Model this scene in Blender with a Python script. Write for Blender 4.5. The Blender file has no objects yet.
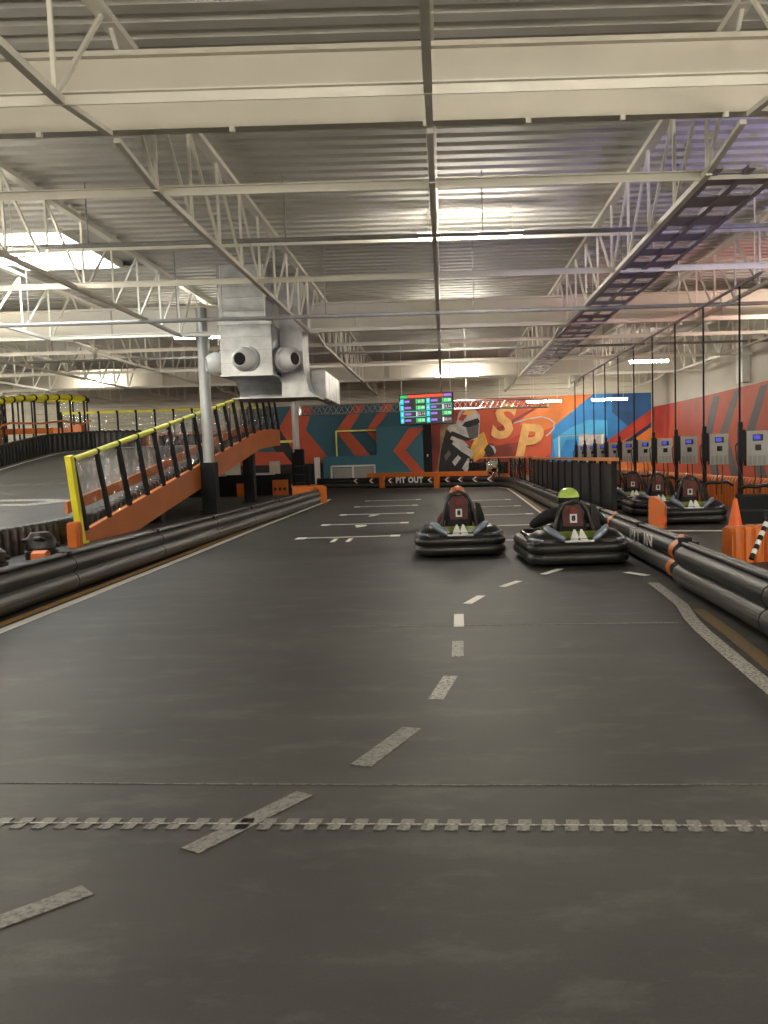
import bpy, bmesh, math, random
from mathutils import Vector, Matrix
random.seed(7)
C = bpy.context.scene.collection
SC = bpy.context.scene
PI = math.pi

# ------------------------------------------------------------------ camera
F, CX, CY, EYE, ROLL = 900.0, 446.4, 537.0, 1.55, 0.03
TH = math.atan(80 / 900)
_r0 = Vector((1, 0, 0)); _f = Vector((0, math.cos(TH), -math.sin(TH))); _u0 = Vector((0, math.sin(TH), math.cos(TH)))
_r = _r0 * math.cos(ROLL) - _u0 * math.sin(ROLL)
_u = _u0 * math.cos(ROLL) + _r0 * math.sin(ROLL)
cam_data = bpy.data.cameras.new('camera')
cam_data.sensor_fit = 'HORIZONTAL'; cam_data.sensor_width = 36
cam_data.lens = F / 768 * 36
cam_data.shift_x = -(CX - 384) / 768
cam_data.shift_y = (CY - 512) / 768
cam_data.clip_end = 300
cam = bpy.data.objects.new('camera', cam_data); C.objects.link(cam)
m = Matrix((( _r.x, _u.x, -_f.x, 0), (_r.y, _u.y, -_f.y, 0), (_r.z, _u.z, -_f.z, EYE), (0, 0, 0, 1)))
cam.matrix_world = m
SC.camera = cam

# ------------------------------------------------------------------ world, exposure
w = bpy.data.worlds.new('hall_air'); SC.world = w; w.use_nodes = True
w.node_tree.nodes['Background'].inputs[0].default_value = (1, 0.95, 0.86, 1)
w.node_tree.nodes['Background'].inputs[1].default_value = 0.05
SC.view_settings.view_transform = 'Standard'; SC.view_settings.look = 'None'
SC.view_settings.exposure = 1.1; SC.view_settings.gamma = 1; SC.view_settings.use_curve_mapping = False
TUBE_POWER = 75.0
SKYLIGHT = 6.0

def at(x, y, Y):            # point on the vertical plane at distance Y
    d = _r * ((x - CX) / F) - _u * ((y - CY) / F) + _f
    return Vector((0, 0, EYE)) + d * (Y / d.y)
def at_x(x, y, X):
    d = _r * ((x - CX) / F) - _u * ((y - CY) / F) + _f
    return Vector((0, 0, EYE)) + d * (X / d.x)

# ------------------------------------------------------------------ materials
MATS = {}
def mat(name, col, rough=0.6, metal=0.0, var=0.12, scale=6.0, bump=0.0, spec=0.5, emit=0.0, coat=0.0, alpha=1.0, bscale=None, obj=True):
    M = bpy.data.materials.new(name); M.use_nodes = True
    nt = M.node_tree; b = nt.nodes['Principled BSDF']
    b.inputs['Roughness'].default_value = rough; b.inputs['Metallic'].default_value = metal
    b.inputs['Specular IOR Level'].default_value = spec
    if coat: b.inputs['Coat Weight'].default_value = coat; b.inputs['Coat Roughness'].default_value = 0.15
    tc = nt.nodes.new('ShaderNodeTexCoord'); no = nt.nodes.new('ShaderNodeTexNoise')
    no.inputs['Scale'].default_value = scale; no.inputs['Detail'].default_value = 5
    nt.links.new(tc.outputs['Object'], no.inputs['Vector'])
    rp = nt.nodes.new('ShaderNodeValToRGB')
    rp.color_ramp.elements[0].position = 0.3; rp.color_ramp.elements[1].position = 0.7
    c0 = [max(0, c * (1 - var)) for c in col]; c1 = [min(1, c * (1 + var)) for c in col]
    rp.color_ramp.elements[0].color = (*c0, 1); rp.color_ramp.elements[1].color = (*c1, 1)
    nt.links.new(no.outputs['Fac'], rp.inputs[0]); nt.links.new(rp.outputs[0], b.inputs['Base Color'])
    if bump:
        n2 = nt.nodes.new('ShaderNodeTexNoise'); n2.inputs['Scale'].default_value = bscale or scale * 8
        nt.links.new(tc.outputs['Object'], n2.inputs['Vector'])
        bp = nt.nodes.new('ShaderNodeBump'); bp.inputs['Strength'].default_value = bump; bp.inputs['Distance'].default_value = 0.02
        nt.links.new(n2.outputs['Fac'], bp.inputs['Height']); nt.links.new(bp.outputs[0], b.inputs['Normal'])
    if emit:
        b.inputs['Emission Color'].default_value = (*col, 1); b.inputs['Emission Strength'].default_value = emit
    if alpha < 1: b.inputs['Alpha'].default_value = alpha
    MATS[name] = M
    return M

def asphalt(name, c0, c1, worn, rough):
    M = mat(name, c0, rough)
    nt = M.node_tree; b = nt.nodes['Principled BSDF']
    tc = nt.nodes.new('ShaderNodeTexCoord')
    mp = nt.nodes.new('ShaderNodeMapping'); mp.inputs['Scale'].default_value = (0.5, 1.1, 1)
    nt.links.new(tc.outputs['Object'], mp.inputs[0])
    n1 = nt.nodes.new('ShaderNodeTexNoise'); n1.inputs['Scale'].default_value = 0.8; n1.inputs['Detail'].default_value = 8; n1.inputs['Roughness'].default_value = 0.62
    nt.links.new(mp.outputs[0], n1.inputs[0])
    r1 = nt.nodes.new('ShaderNodeValToRGB'); e = r1.color_ramp.elements
    e[0].position = 0.36; e[0].color = (*c0, 1); e[1].position = 0.66; e[1].color = (*c1, 1)
    nt.links.new(n1.outputs[0], r1.inputs[0])
    # thin pale scuffs, stretched across the track
    mp2 = nt.nodes.new('ShaderNodeMapping'); mp2.inputs['Scale'].default_value = (1.2, 2.6, 1); mp2.inputs['Rotation'].default_value = (0, 0, 0.25)
    nt.links.new(tc.outputs['Object'], mp2.inputs[0])
    n2 = nt.nodes.new('ShaderNodeTexNoise'); n2.inputs['Scale'].default_value = 1.3; n2.inputs['Detail'].default_value = 10; n2.inputs['Roughness'].default_value = 0.7
    nt.links.new(mp2.outputs[0], n2.inputs[0])
    r2 = nt.nodes.new('ShaderNodeValToRGB'); r2.color_ramp.elements[0].position = 0.52; r2.color_ramp.elements[1].position = 0.86
    nt.links.new(n2.outputs[0], r2.inputs[0])
    # fine speckle
    n3 = nt.nodes.new('ShaderNodeTexNoise'); n3.inputs['Scale'].default_value = 90; n3.inputs['Detail'].default_value = 3
    nt.links.new(tc.outputs['Object'], n3.inputs[0])
    r3 = nt.nodes.new('ShaderNodeMapRange'); r3.inputs['From Min'].default_value = 0.3; r3.inputs['From Max'].default_value = 0.7
    r3.inputs['To Min'].default_value = 0.86; r3.inputs['To Max'].default_value = 1.14
    nt.links.new(n3.outputs[0], r3.inputs[0])
    mx = nt.nodes.new('ShaderNodeMix'); mx.data_type = 'RGBA'
    nt.links.new(r2.outputs[0], mx.inputs[0]); nt.links.new(r1.outputs[0], mx.inputs[6]); mx.inputs[7].default_value = (*worn, 1)
    mu = nt.nodes.new('ShaderNodeMix'); mu.data_type = 'RGBA'; mu.blend_type = 'MULTIPLY'; mu.inputs[0].default_value = 1
    nt.links.new(mx.outputs[2], mu.inputs[6]); nt.links.new(r3.outputs[0], mu.inputs[7])
    nt.links.new(mu.outputs[2], b.inputs['Base Color'])
    bp = nt.nodes.new('ShaderNodeBump'); bp.inputs['Strength'].default_value = 0.12; bp.inputs['Distance'].default_value = 0.004
    nt.links.new(n3.outputs[0], bp.inputs['Height']); nt.links.new(bp.outputs[0], b.inputs['Normal'])
    return M

M_floor = asphalt('asphalt', (0.0175, 0.0168, 0.0152), (0.036, 0.0345, 0.0312), (0.095, 0.091, 0.082), 0.56)
M_ramp = asphalt('ramp_asphalt', (0.07, 0.07, 0.07), (0.10, 0.10, 0.098), (0.16, 0.16, 0.155), 0.5)
def worn_paint(name, col, hole):
    M = mat(name, col, 0.6, var=0.2, scale=14)
    nt = M.node_tree; b = nt.nodes['Principled BSDF']
    tc = nt.nodes.new('ShaderNodeTexCoord'); n = nt.nodes.new('ShaderNodeTexNoise'); n.inputs['Scale'].default_value = 34; n.inputs['Detail'].default_value = 8; n.inputs['Roughness'].default_value = 0.75
    nt.links.new(tc.outputs['Object'], n.inputs[0])
    r = nt.nodes.new('ShaderNodeValToRGB'); r.color_ramp.elements[0].position = hole; r.color_ramp.elements[1].position = hole + 0.14
    r.color_ramp.elements[0].color = (0.07, 0.068, 0.062, 1); r.color_ramp.elements[1].color = (*col, 1)
    nt.links.new(n.outputs[0], r.inputs[0]); nt.links.new(r.outputs[0], b.inputs['Base Color'])
    return M
M_pwhite = worn_paint('worn_white_paint', (0.40, 0.385, 0.345), 0.40)
M_pwhite2 = worn_paint('very_worn_white_paint', (0.19, 0.185, 0.17), 0.40)
M_pclean = worn_paint('white_line_paint', (0.88, 0.86, 0.80), 0.16)
M_pyel2 = worn_paint('worn_yellow_paint', (0.17, 0.105, 0.032), 0.38)
M_pyel = worn_paint('yellow_line_paint', (0.46, 0.27, 0.08), 0.36)
M_cream = mat('cream_steel_paint', (0.66, 0.62, 0.53), 0.5, var=0.05, scale=0.8)
M_deck = mat('white_deck_paint', (0.60, 0.585, 0.54), 0.6, var=0.06, scale=0.6)
M_steel = mat('white_joist_paint', (0.80, 0.77, 0.68), 0.5, var=0.05, scale=2)
M_siding = mat('cream_siding', (0.60, 0.56, 0.46), 0.55, var=0.06, scale=0.7)
M_black = mat('black_plastic', (0.016, 0.015, 0.014), 0.34, var=0.35, scale=3, spec=0.5)
M_scuff = mat('scuffed_black_plastic', (0.032, 0.030, 0.027), 0.38, var=0.6, scale=4.5, bump=0.15)
M_matte = mat('matte_black', (0.009, 0.009, 0.010), 0.65, var=0.2, spec=0.3)
M_violet = mat('violet_grey', (0.34, 0.32, 0.38), 0.5, var=0.12, scale=1.5)
M_dark = mat('dark_grey_panel', (0.028, 0.028, 0.030), 0.4, var=0.2)
M_orange = mat('orange_plastic', (0.62, 0.15, 0.018), 0.42, var=0.1, scale=2)
M_ostr = mat('orange_painted_steel', (0.58, 0.17, 0.035), 0.45, var=0.08, scale=1.2)
M_wood = mat('orange_handrail', (0.62, 0.24, 0.08), 0.5, var=0.15, scale=3)
M_yel = mat('yellow_foam', (0.88, 0.80, 0.04), 0.55, var=0.08, scale=3)
M_ylime = mat('lime_yellow_foam', (0.85, 0.85, 0.16), 0.55, var=0.08, scale=3)
M_galv = mat('galvanized_steel', (0.44, 0.45, 0.45), 0.40, 0.85, var=0.2, scale=3.5, bump=0.03)
M_white = mat('white_plastic', (0.75, 0.75, 0.73), 0.4, var=0.04)
M_grey = mat('grey_cabinet', (0.33, 0.32, 0.30), 0.45, var=0.06)
M_greyd = mat('grey_vent_slat', (0.24, 0.235, 0.22), 0.45, var=0.06)
M_alu = mat('aluminium_truss', (0.75, 0.75, 0.74), 0.3, 0.8, var=0.06)
M_col = mat('silver_column_paint', (0.46, 0.47, 0.46), 0.38, 0.3, var=0.06)
M_pipe = mat('grey_pipe', (0.30, 0.30, 0.29), 0.45, var=0.1)
M_cone = mat('cone_orange', (0.85, 0.15, 0.03), 0.45, var=0.05)
M_teal = mat('teal_wall_paint', (0.025, 0.105, 0.15), 0.6, var=0.1, scale=0.8)
M_teal2 = mat('light_teal_wall_paint', (0.035, 0.145, 0.20), 0.6, var=0.08, scale=0.8)
M_mor = mat('mural_orange_red', (0.55, 0.085, 0.03), 0.6, var=0.1, scale=0.8)
M_mor2 = mat('mural_bright_orange', (0.70, 0.19, 0.035), 0.6, var=0.22, scale=0.9)
M_mred = mat('mural_red', (0.50, 0.05, 0.025), 0.6, var=0.3, scale=1.1)
M_mdred = mat('mural_dark_red', (0.24, 0.03, 0.02), 0.6, var=0.4, scale=1.1)
M_mgold = mat('mural_gold', (0.75, 0.42, 0.14), 0.6, var=0.22, scale=1.6)
M_myel = mat('mural_yellow', (0.80, 0.42, 0.05), 0.6, var=0.35, scale=2)
M_mblue = mat('mural_blue', (0.02, 0.20, 0.50), 0.6, var=0.35, scale=0.7)
M_mblue2 = mat('mural_light_blue', (0.05, 0.34, 0.62), 0.6, var=0.25, scale=0.8)
M_mnavy = mat('mural_navy', (0.02, 0.04, 0.09), 0.6, var=0.3)
M_mblack = mat('mural_black', (0.014, 0.014, 0.016), 0.6, var=0.4, scale=3)
M_mgrey = mat('mural_grey', (0.13, 0.115, 0.11), 0.6, var=0.15, scale=1.2)
M_mwhite = mat('mural_white', (0.55, 0.53, 0.50), 0.6, var=0.25, scale=3)
M_mbrown = mat('mural_brown', (0.28, 0.17, 0.08), 0.6, var=0.4, scale=2.5)
M_rim = mat('wheel_metal', (0.4, 0.4, 0.4), 0.35, 0.8)
M_tyre = mat('tyre_rubber', (0.016, 0.016, 0.016), 0.75, var=0.3, scale=20)
M_lime = mat('lime_plastic', (0.17, 0.22, 0.022), 0.4, var=0.08)
M_silver = mat('silver_blue_plastic', (0.26, 0.31, 0.40), 0.22, 0.4, var=0.1)
M_seat = mat('seat_black', (0.02, 0.018, 0.018), 0.5, var=0.3)
M_redpad = mat('dark_red_pad', (0.075, 0.010, 0.009), 0.55, var=0.2)
M_cloth = mat('black_hoodie', (0.012, 0.012, 0.013), 0.9, var=0.3, scale=18, bump=0.3)
M_clothr = mat('rust_jacket', (0.20, 0.05, 0.03), 0.9, var=0.3, scale=18, bump=0.3)
M_jean = mat('dark_trousers', (0.02, 0.025, 0.04), 0.9, var=0.3, scale=18)
M_skin = mat('skin', (0.45, 0.25, 0.17), 0.55, var=0.06)
M_helg = mat('green_helmet_shell', (0.42, 0.62, 0.08), 0.25, var=0.1, coat=0.6)
M_helo = mat('orange_helmet_shell', (0.62, 0.16, 0.06), 0.25, var=0.1, coat=0.6)
M_visor = mat('black_visor', (0.01, 0.01, 0.012), 0.1, coat=0.5)
M_tube = mat('lit_tube', (1.0, 0.93, 0.80), 0.5, var=0.0, emit=TUBE_POWER)
M_sky = mat('daylight_skylight', (0.92, 0.97, 1.0), 0.5, var=0.0, emit=SKYLIGHT)
M_lcd = mat('blue_lcd', (0.05, 0.08, 0.9), 0.3, var=0.1, emit=0.12)
M_scr = mat('screen_black', (0.012, 0.014, 0.016), 0.3, var=0.1, emit=0.3)
M_sred = mat('screen_red', (0.85, 0.08, 0.04), 0.4, var=0.05, emit=0.4)
M_sgreen = mat('screen_green', (0.03, 0.55, 0.14), 0.4, var=0.05, emit=0.4)
M_scyan = mat('screen_cyan', (0.02, 0.62, 0.72), 0.4, var=0.05, emit=0.4)
M_spurp = mat('screen_purple', (0.35, 0.16, 0.75), 0.4, var=0.05, emit=0.4)
M_steal = mat('screen_teal', (0.10, 0.42, 0.38), 0.4, var=0.05, emit=0.4)
M_swhite = mat('screen_white', (0.75, 0.85, 0.85), 0.4, var=0.02, emit=0.4)

def scuffed():
    M = M_scuff; nt = M.node_tree; b = nt.nodes['Principled BSDF']
    b.inputs['Roughness'].default_value = 0.40; b.inputs['Specular IOR Level'].default_value = 0.42
    tc = nt.nodes.new('ShaderNodeTexCoord'); mp = nt.nodes.new('ShaderNodeMapping'); mp.inputs['Scale'].default_value = (3, 0.35, 26)
    nt.links.new(tc.outputs['Object'], mp.inputs[0])
    n = nt.nodes.new('ShaderNodeTexNoise'); n.inputs['Scale'].default_value = 1.4; n.inputs['Detail'].default_value = 9; n.inputs['Roughness'].default_value = 0.7
    nt.links.new(mp.outputs[0], n.inputs[0])
    sp = nt.nodes.new('ShaderNodeSeparateXYZ'); nt.links.new(tc.outputs['Object'], sp.inputs[0])
    z = nt.nodes.new('ShaderNodeValToRGB'); e = z.color_ramp.elements   # tyre rub marks on the lower bulge
    e[0].position = 0.06; e[0].color = (0, 0, 0, 1); e[1].position = 0.12; e[1].color = (1, 1, 1, 1)
    for p, v in ((0.22, 1), (0.26, 0.05), (1.0, 0.12)):
        k = e.new(p); k.color = (v, v, v, 1)
    nt.links.new(sp.outputs[2], z.inputs[0])
    r = nt.nodes.new('ShaderNodeMapRange'); r.inputs['From Min'].default_value = 0.38; r.inputs['From Max'].default_value = 0.68; nt.links.new(n.outputs[0], r.inputs[0])
    mu = nt.nodes.new('ShaderNodeMath'); mu.operation = 'MULTIPLY'; nt.links.new(r.outputs[0], mu.inputs[0]); nt.links.new(z.outputs[0], mu.inputs[1])
    mx = nt.nodes.new('ShaderNodeMix'); mx.data_type = 'RGBA'; mx.inputs[6].default_value = (0.012, 0.0115, 0.0105, 1); mx.inputs[7].default_value = (0.105, 0.10, 0.09, 1)
    nt.links.new(mu.outputs[0], mx.inputs[0]); nt.links.new(mx.outputs[2], b.inputs['Base Color'])
scuffed()
def clear_mat():
    M = bpy.data.materials.new('clear_panel'); M.use_nodes = True
    nt = M.node_tree; nt.nodes.clear()
    o = nt.nodes.new('ShaderNodeOutputMaterial'); t = nt.nodes.new('ShaderNodeBsdfTransparent'); g = nt.nodes.new('ShaderNodeBsdfGlossy')
    t.inputs[0].default_value = (0.88, 0.90, 0.90, 1); g.inputs['Roughness'].default_value = 0.04
    n = nt.nodes.new('ShaderNodeTexNoise'); n.inputs['Scale'].default_value = 1.8
    tc = nt.nodes.new('ShaderNodeTexCoord'); nt.links.new(tc.outputs['Object'], n.inputs[0])
    bp = nt.nodes.new('ShaderNodeBump'); bp.inputs['Strength'].default_value = 0.5; bp.inputs['Distance'].default_value = 0.3
    nt.links.new(n.outputs[0], bp.inputs['Height']); nt.links.new(bp.outputs[0], g.inputs['Normal'])
    f = nt.nodes.new('ShaderNodeFresnel'); f.inputs[0].default_value = 1.5
    a = nt.nodes.new('ShaderNodeMath'); a.operation = 'ADD'; a.inputs[1].default_value = 0.03; nt.links.new(f.outputs[0], a.inputs[0])
    mx = nt.nodes.new('ShaderNodeMixShader'); nt.links.new(a.outputs[0], mx.inputs[0])
    nt.links.new(t.outputs[0], mx.inputs[1]); nt.links.new(g.outputs[0], mx.inputs[2]); nt.links.new(mx.outputs[0], o.inputs[0])
    return M
M_clear = clear_mat()

# ------------------------------------------------------------------ mesh helper
def frame(d):
    d = d.normalized(); up = Vector((0, 0, 1))
    if abs(d.z) > 0.97: up = Vector((0, 1, 0))
    s = d.cross(up).normalized(); return s, s.cross(d).normalized()
class MB:
    def __init__(s): s.v = []; s.f = []
    def add(s, vs, fs):
        n = len(s.v); s.v += [Vector(p) for p in vs]; s.f += [[n + i for i in f] for f in fs]; return s
    def box(s, x0, x1, y0, y1, z0, z1, R=None, c=None):
        vs = [Vector((x, y, z)) for x in (x0, x1) for y in (y0, y1) for z in (z0, z1)]
        if R is not None:
            c = Vector(c); vs = [c + R @ p for p in vs]
        return s.add(vs, [(0, 1, 3, 2), (4, 6, 7, 5), (0, 4, 5, 1), (2, 3, 7, 6), (0, 2, 6, 4), (1, 5, 7, 3)])
    def bar(s, p, q, w, h=None):
        p = Vector(p); q = Vector(q); h = h or w; a, b = frame(q - p); a = a * w / 2; b = b * h / 2
        vs = [e + i * a + j * b for e in (p, q) for i, j in ((-1, -1), (1, -1), (1, 1), (-1, 1))]
        return s.add(vs, [(3, 2, 1, 0), (4, 5, 6, 7), (0, 1, 5, 4), (1, 2, 6, 5), (2, 3, 7, 6), (3, 0, 4, 7)])
    def tube(s, pts, r, n=8, closed=False, cap=True):
        pts = [Vector(p) for p in pts]; L = len(pts); vs = []; rs = r if isinstance(r, (list, tuple)) else [r] * L
        pa = None
        for i, p in enumerate(pts):
            if closed: d = pts[(i + 1) % L] - pts[i - 1]
            else: d = pts[min(i + 1, L - 1)] - pts[max(i - 1, 0)]
            d.normalize()
            if pa is None: a, b = frame(d)
            else:
                a = (pa - d * pa.dot(d)).normalized(); b = a.cross(d)
            pa = a
            vs += [p + (a * math.cos(2 * PI * k / n) + b * math.sin(2 * PI * k / n)) * rs[i] for k in range(n)]
        fs = []
        for i in range(L if closed else L - 1):
            j = (i + 1) % L
            for k in range(n): fs.append((i * n + k, i * n + (k + 1) % n, j * n + (k + 1) % n, j * n + k))
        if cap and not closed: fs += [tuple(range(n))[::-1], tuple((L - 1) * n + k for k in range(n))]
        return s.add(vs, fs)
    def lathe(s, prof, n=20, R=None, c=(0, 0, 0)):
        vs = []; L = len(prof); c = Vector(c)
        for r, z in prof:
            for k in range(n):
                p = Vector((r * math.cos(2 * PI * k / n), r * math.sin(2 * PI * k / n), z))
                vs.append(c + (R @ p if R is not None else p))
        fs = [(i * n + k, i * n + (k + 1) % n, (i + 1) * n + (k + 1) % n, (i + 1) * n + k) for i in range(L - 1) for k in range(n)]
        fs += [tuple(range(n))[::-1], tuple((L - 1) * n + k for k in range(n))]
        return s.add(vs, fs)
    def poly(s, pts, th):       # closed outline with thickness vector th
        th = Vector(th); n = len(pts); a = [Vector(p) for p in pts]
        return s.add(a + [p + th for p in a], [tuple(range(n))[::-1], tuple(range(n, 2 * n))] + [(i, (i + 1) % n, n + (i + 1) % n, n + i) for i in range(n)])
    def sweep(s, path, prof, closed_path=False, z=None):   # path of (x, y[, z]); prof of (offset to the right, height)
        P = [Vector((p[0], p[1], p[2] if len(p) > 2 else 0)) for p in path]; L = len(P); n = len(prof); vs = []
        for i, p in enumerate(P):
            if closed_path: d0 = p - P[i - 1]; d1 = P[(i + 1) % L] - p
            else: d0 = P[i] - P[max(i - 1, 0)]; d1 = P[min(i + 1, L - 1)] - P[i]
            d0.z = 0; d1.z = 0
            if d0.length < 1e-6: d0 = d1.copy()
            if d1.length < 1e-6: d1 = d0.copy()
            d0.normalize(); d1.normalize(); t = (d0 + d1).normalized(); nn = Vector((t.y, -t.x, 0)); k = 1 / max(0.5, nn.dot(Vector((d0.y, -d0.x, 0))))
            vs += [p + nn * (o * k) + Vector((0, 0, h)) for o, h in prof]
        fs = []
        for i in range(L if closed_path else L - 1):
            j = (i + 1) % L
            for k in range(n): fs.append((i * n + k, j * n + k, j * n + (k + 1) % n, i * n + (k + 1) % n))
        if not closed_path: fs += [tuple(range(n)), tuple((L - 1) * n + k for k in range(n))[::-1]]
        return s.add(vs, fs)
    def mesh(s, name, m, smooth=0.0, off=None):
        me = bpy.data.meshes.new(name)
        vs = [tuple(p - off) for p in s.v] if off is not None else [tuple(p) for p in s.v]
        me.from_pydata(vs, [], s.f)
        bm = bmesh.new(); bm.from_mesh(me); bmesh.ops.recalc_face_normals(bm, faces=bm.faces); bm.to_mesh(me); bm.free()
        me.materials.append(m)
        if smooth:
            me.polygons.foreach_set('use_smooth', [True] * len(me.polygons)); me.set_sharp_from_angle(angle=smooth)
        me.update(); return me
    def build(s, name, m, parent=None, smooth=0.0):
        off = parent.matrix_basis.translation if parent is not None else None
        if parent is not None and parent.parent is not None: off = off + parent.parent.matrix_basis.translation
        o = bpy.data.objects.new(name, s.mesh(name, m, smooth, off)); C.objects.link(o)
        if parent is not None: o.parent = parent
        return o
def link(name, me, parent=None, loc=(0, 0, 0)):
    o = bpy.data.objects.new(name, me); C.objects.link(o); o.location = loc
    if parent is not None: o.parent = parent
    return o
def tag(o, label=None, cat=None, group=None, kind=None):
    for k, v in (('label', label), ('category', cat), ('group', group), ('kind', kind)):
        if v: o[k] = v
    return o
def thing(name, label, cat, loc=(0, 0, 0), group=None):
    o = bpy.data.objects.new(name, None); C.objects.link(o); o.location = loc
    return tag(o, label, cat, group)
def copy_tree(o, parent=None):
    c = o.copy(); C.objects.link(c)
    if parent is not None: c.parent = parent
    for ch in list(o.children): copy_tree(ch, c)
    return c
def text_mesh(name, body, size, m, extrude=0.0, shear=0.0, bold=0.0):
    cu = bpy.data.curves.new(name, 'FONT'); cu.body = body; cu.size = size; cu.extrude = extrude; cu.shear = shear; cu.offset = bold
    cu.align_x = 'CENTER'; cu.align_y = 'CENTER'; cu.resolution_u = 3; cu.space_character = 1.15 if body.startswith('PIT') else 1
    o = bpy.data.objects.new(name + '_tmp', cu); C.objects.link(o)
    dg = bpy.context.evaluated_depsgraph_get(); me = bpy.data.meshes.new_from_object(o.evaluated_get(dg))
    bpy.data.objects.remove(o); bpy.data.curves.remove(cu); me.name = name
    me.materials.clear(); me.materials.append(m); return me
def text(name, body, size, m, parent, M, extrude=0.004, shear=0.0, bold=0.0):
    o = link(name, text_mesh(name, body, size, m, extrude, shear, bold), parent)
    pm = parent.matrix_basis.translation.copy()
    if parent.parent is not None: pm += parent.parent.matrix_basis.translation
    o.matrix_basis = Matrix.Translation(-pm) @ M
    return o
def basis(x, y, z, o): # columns
    return Matrix(((x[0], y[0], z[0], o[0]), (x[1], y[1], z[1], o[1]), (x[2], y[2], z[2], o[2]), (0, 0, 0, 1)))
# ================================================================== STRUCTURE
GIRD = [-6.05, 10.95, 27.95, 44.95]
LX = [3.72 * k - 0.05 for k in range(-8, 4)]
X0, X1, YB, YF = -34.0, 12.4, 54.0, -12.0
HB, HG, HT, HD = 5.25, 5.45, 6.70, 6.88     # heights: joist bottom chord, girder bottom, joist top chord, deck

floor = MB().box(X0, X1, YF, YB, -0.1, 0).build('floor', M_floor); floor['kind'] = 'structure'
def flat(name, pts, m, z=0.004, th=0.003):
    return MB().poly([(p[0], p[1], z - th) for p in pts], (0, 0, th)).build(name, m, floor)
def band(name, path, wd, m, z=0.004):
    return MB().sweep(path, [(-wd / 2, z - 0.003), (wd / 2, z - 0.003), (wd / 2, z), (-wd / 2, z)]).build(name, m, floor)
# edge lines along the track
band('white_line', [(-4.33, 5), (-4.34, 9), (-4.39, 15), (-4.47, 21), (-4.50, 27), (-4.52, 33), (-4.6, 36)], 0.125, M_pclean)
band('yellow_line', [(-4.50, 5), (-4.52, 9), (-4.58, 15), (-4.66, 21), (-4.68, 27), (-4.70, 33), (-4.8, 36)], 0.11, M_pyel)
band('white_line', [(2.38, 13), (2.43, 16), (2.48, 22), (2.68, 30), (2.86, 38), (2.90, 42), (2.6, 43.7), (1.8, 44.3), (0, 45.2), (-2.5, 46.8)], 0.085, M_pclean)
band('yellow_line', [(2.53, 13), (2.56, 16), (2.61, 22), (2.81, 30), (2.99, 38), (3.04, 42), (2.7, 44.0)], 0.10, M_pyel)
band('white_line', [(2.42, 10.5), (2.38, 9.6), (2.34, 8.9), (2.23, 8.2), (2.17, 7.6), (2.11, 6.6), (2.06, 5.7), (2.02, 4.8), (2.0, 3.5)], 0.125, M_pwhite)
band('yellow_line', [(2.42, 8.65), (2.36, 7.4), (2.27, 6.2), (2.2, 5), (2.17, 3.5)], 0.12, M_pyel2)
# dashes curving across the track: (near-left point, far-right point, width)
def dash(a, b, wd):
    a = Vector((a[0], a[1], 0)); b = Vector((b[0], b[1], 0)); d = (b - a).normalized(); n = Vector((d.y, -d.x, 0)) * wd / 2
    n *= .78; return flat('lane_dash', [a - n, a + n, b + n, b - n], M_pwhite2 if a.y < 5 else M_pwhite if a.y < 6.5 else M_pclean if a.y > 8 else M_pwhite)
for a, b, wd in [((-1.62, 2.93), (-1.36, 3.19), 0.13), ((-1.07, 3.50), (-0.70, 4.09), 0.13), ((-0.47, 4.45), (-0.23, 5.07), 0.15), ((-0.10, 5.67), (0.0, 6.27), 0.13),
                 ((0.06, 6.89), (0.07, 7.48), 0.12), ((0.09, 8.13), (0.10, 8.78), 0.12), ((0.20, 9.40), (0.37, 9.92), 0.12), ((0.64, 10.55), (0.88, 11.0), 0.12),
                 ((1.24, 11.55), (1.52, 12.05), 0.12), ((2.30, 11.5), (2.50, 11.15), 0.14), ((2.2, 13.2), (2.35, 14.0), 0.1)]:
    dash(a, b, wd)
# start line: a thin line carrying two staggered rows of small blocks
S0 = Vector((-3.6, 3.98, 0)); S1 = Vector((2.6, 3.46, 0)); sd = (S1 - S0).normalized(); sn = Vector((-sd.y, sd.x, 0))
flat('start_line', [S0 - sn * .005, S1 - sn * .005, S1 + sn * .005, S0 + sn * .005], M_pwhite, z=0.0055)
blk = None
for i in range(62):
    c = S0 + sd * (0.1 * i)
    if c.x > 1.9: break
    if blk is None:
        pts = []
        b = MB()
        b.poly([Vector((-.027, -.058, .001)), Vector((.027, -.058, .001)), Vector((.027, 0.0, .001)), Vector((-.027, 0.0, .001))], (0, 0, .003))
        b.poly([Vector((-.021, .0, .001)), Vector((.036, .0, .001)), Vector((.036, .058, .001)), Vector((-.021, .058, .001))], (0, 0, .003))
        blk = b.mesh('start_block', M_pwhite2)
    o = link('start_block', blk, floor, c); o.rotation_euler.z = math.atan2(sd.y, sd.x) + random.uniform(-.03, .03)
band('floor_joint', [(-4.3, 4.62), (-2.26, 4.36), (0, 4.14), (1.45, 4.03), (2.1, 3.98)], 0.007, M_pwhite2)
band('floor_joint', [(-1.11, 8.31), (0, 8.2), (1.19, 8.09), (2.1, 8.0)], 0.022, M_pwhite2)
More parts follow.
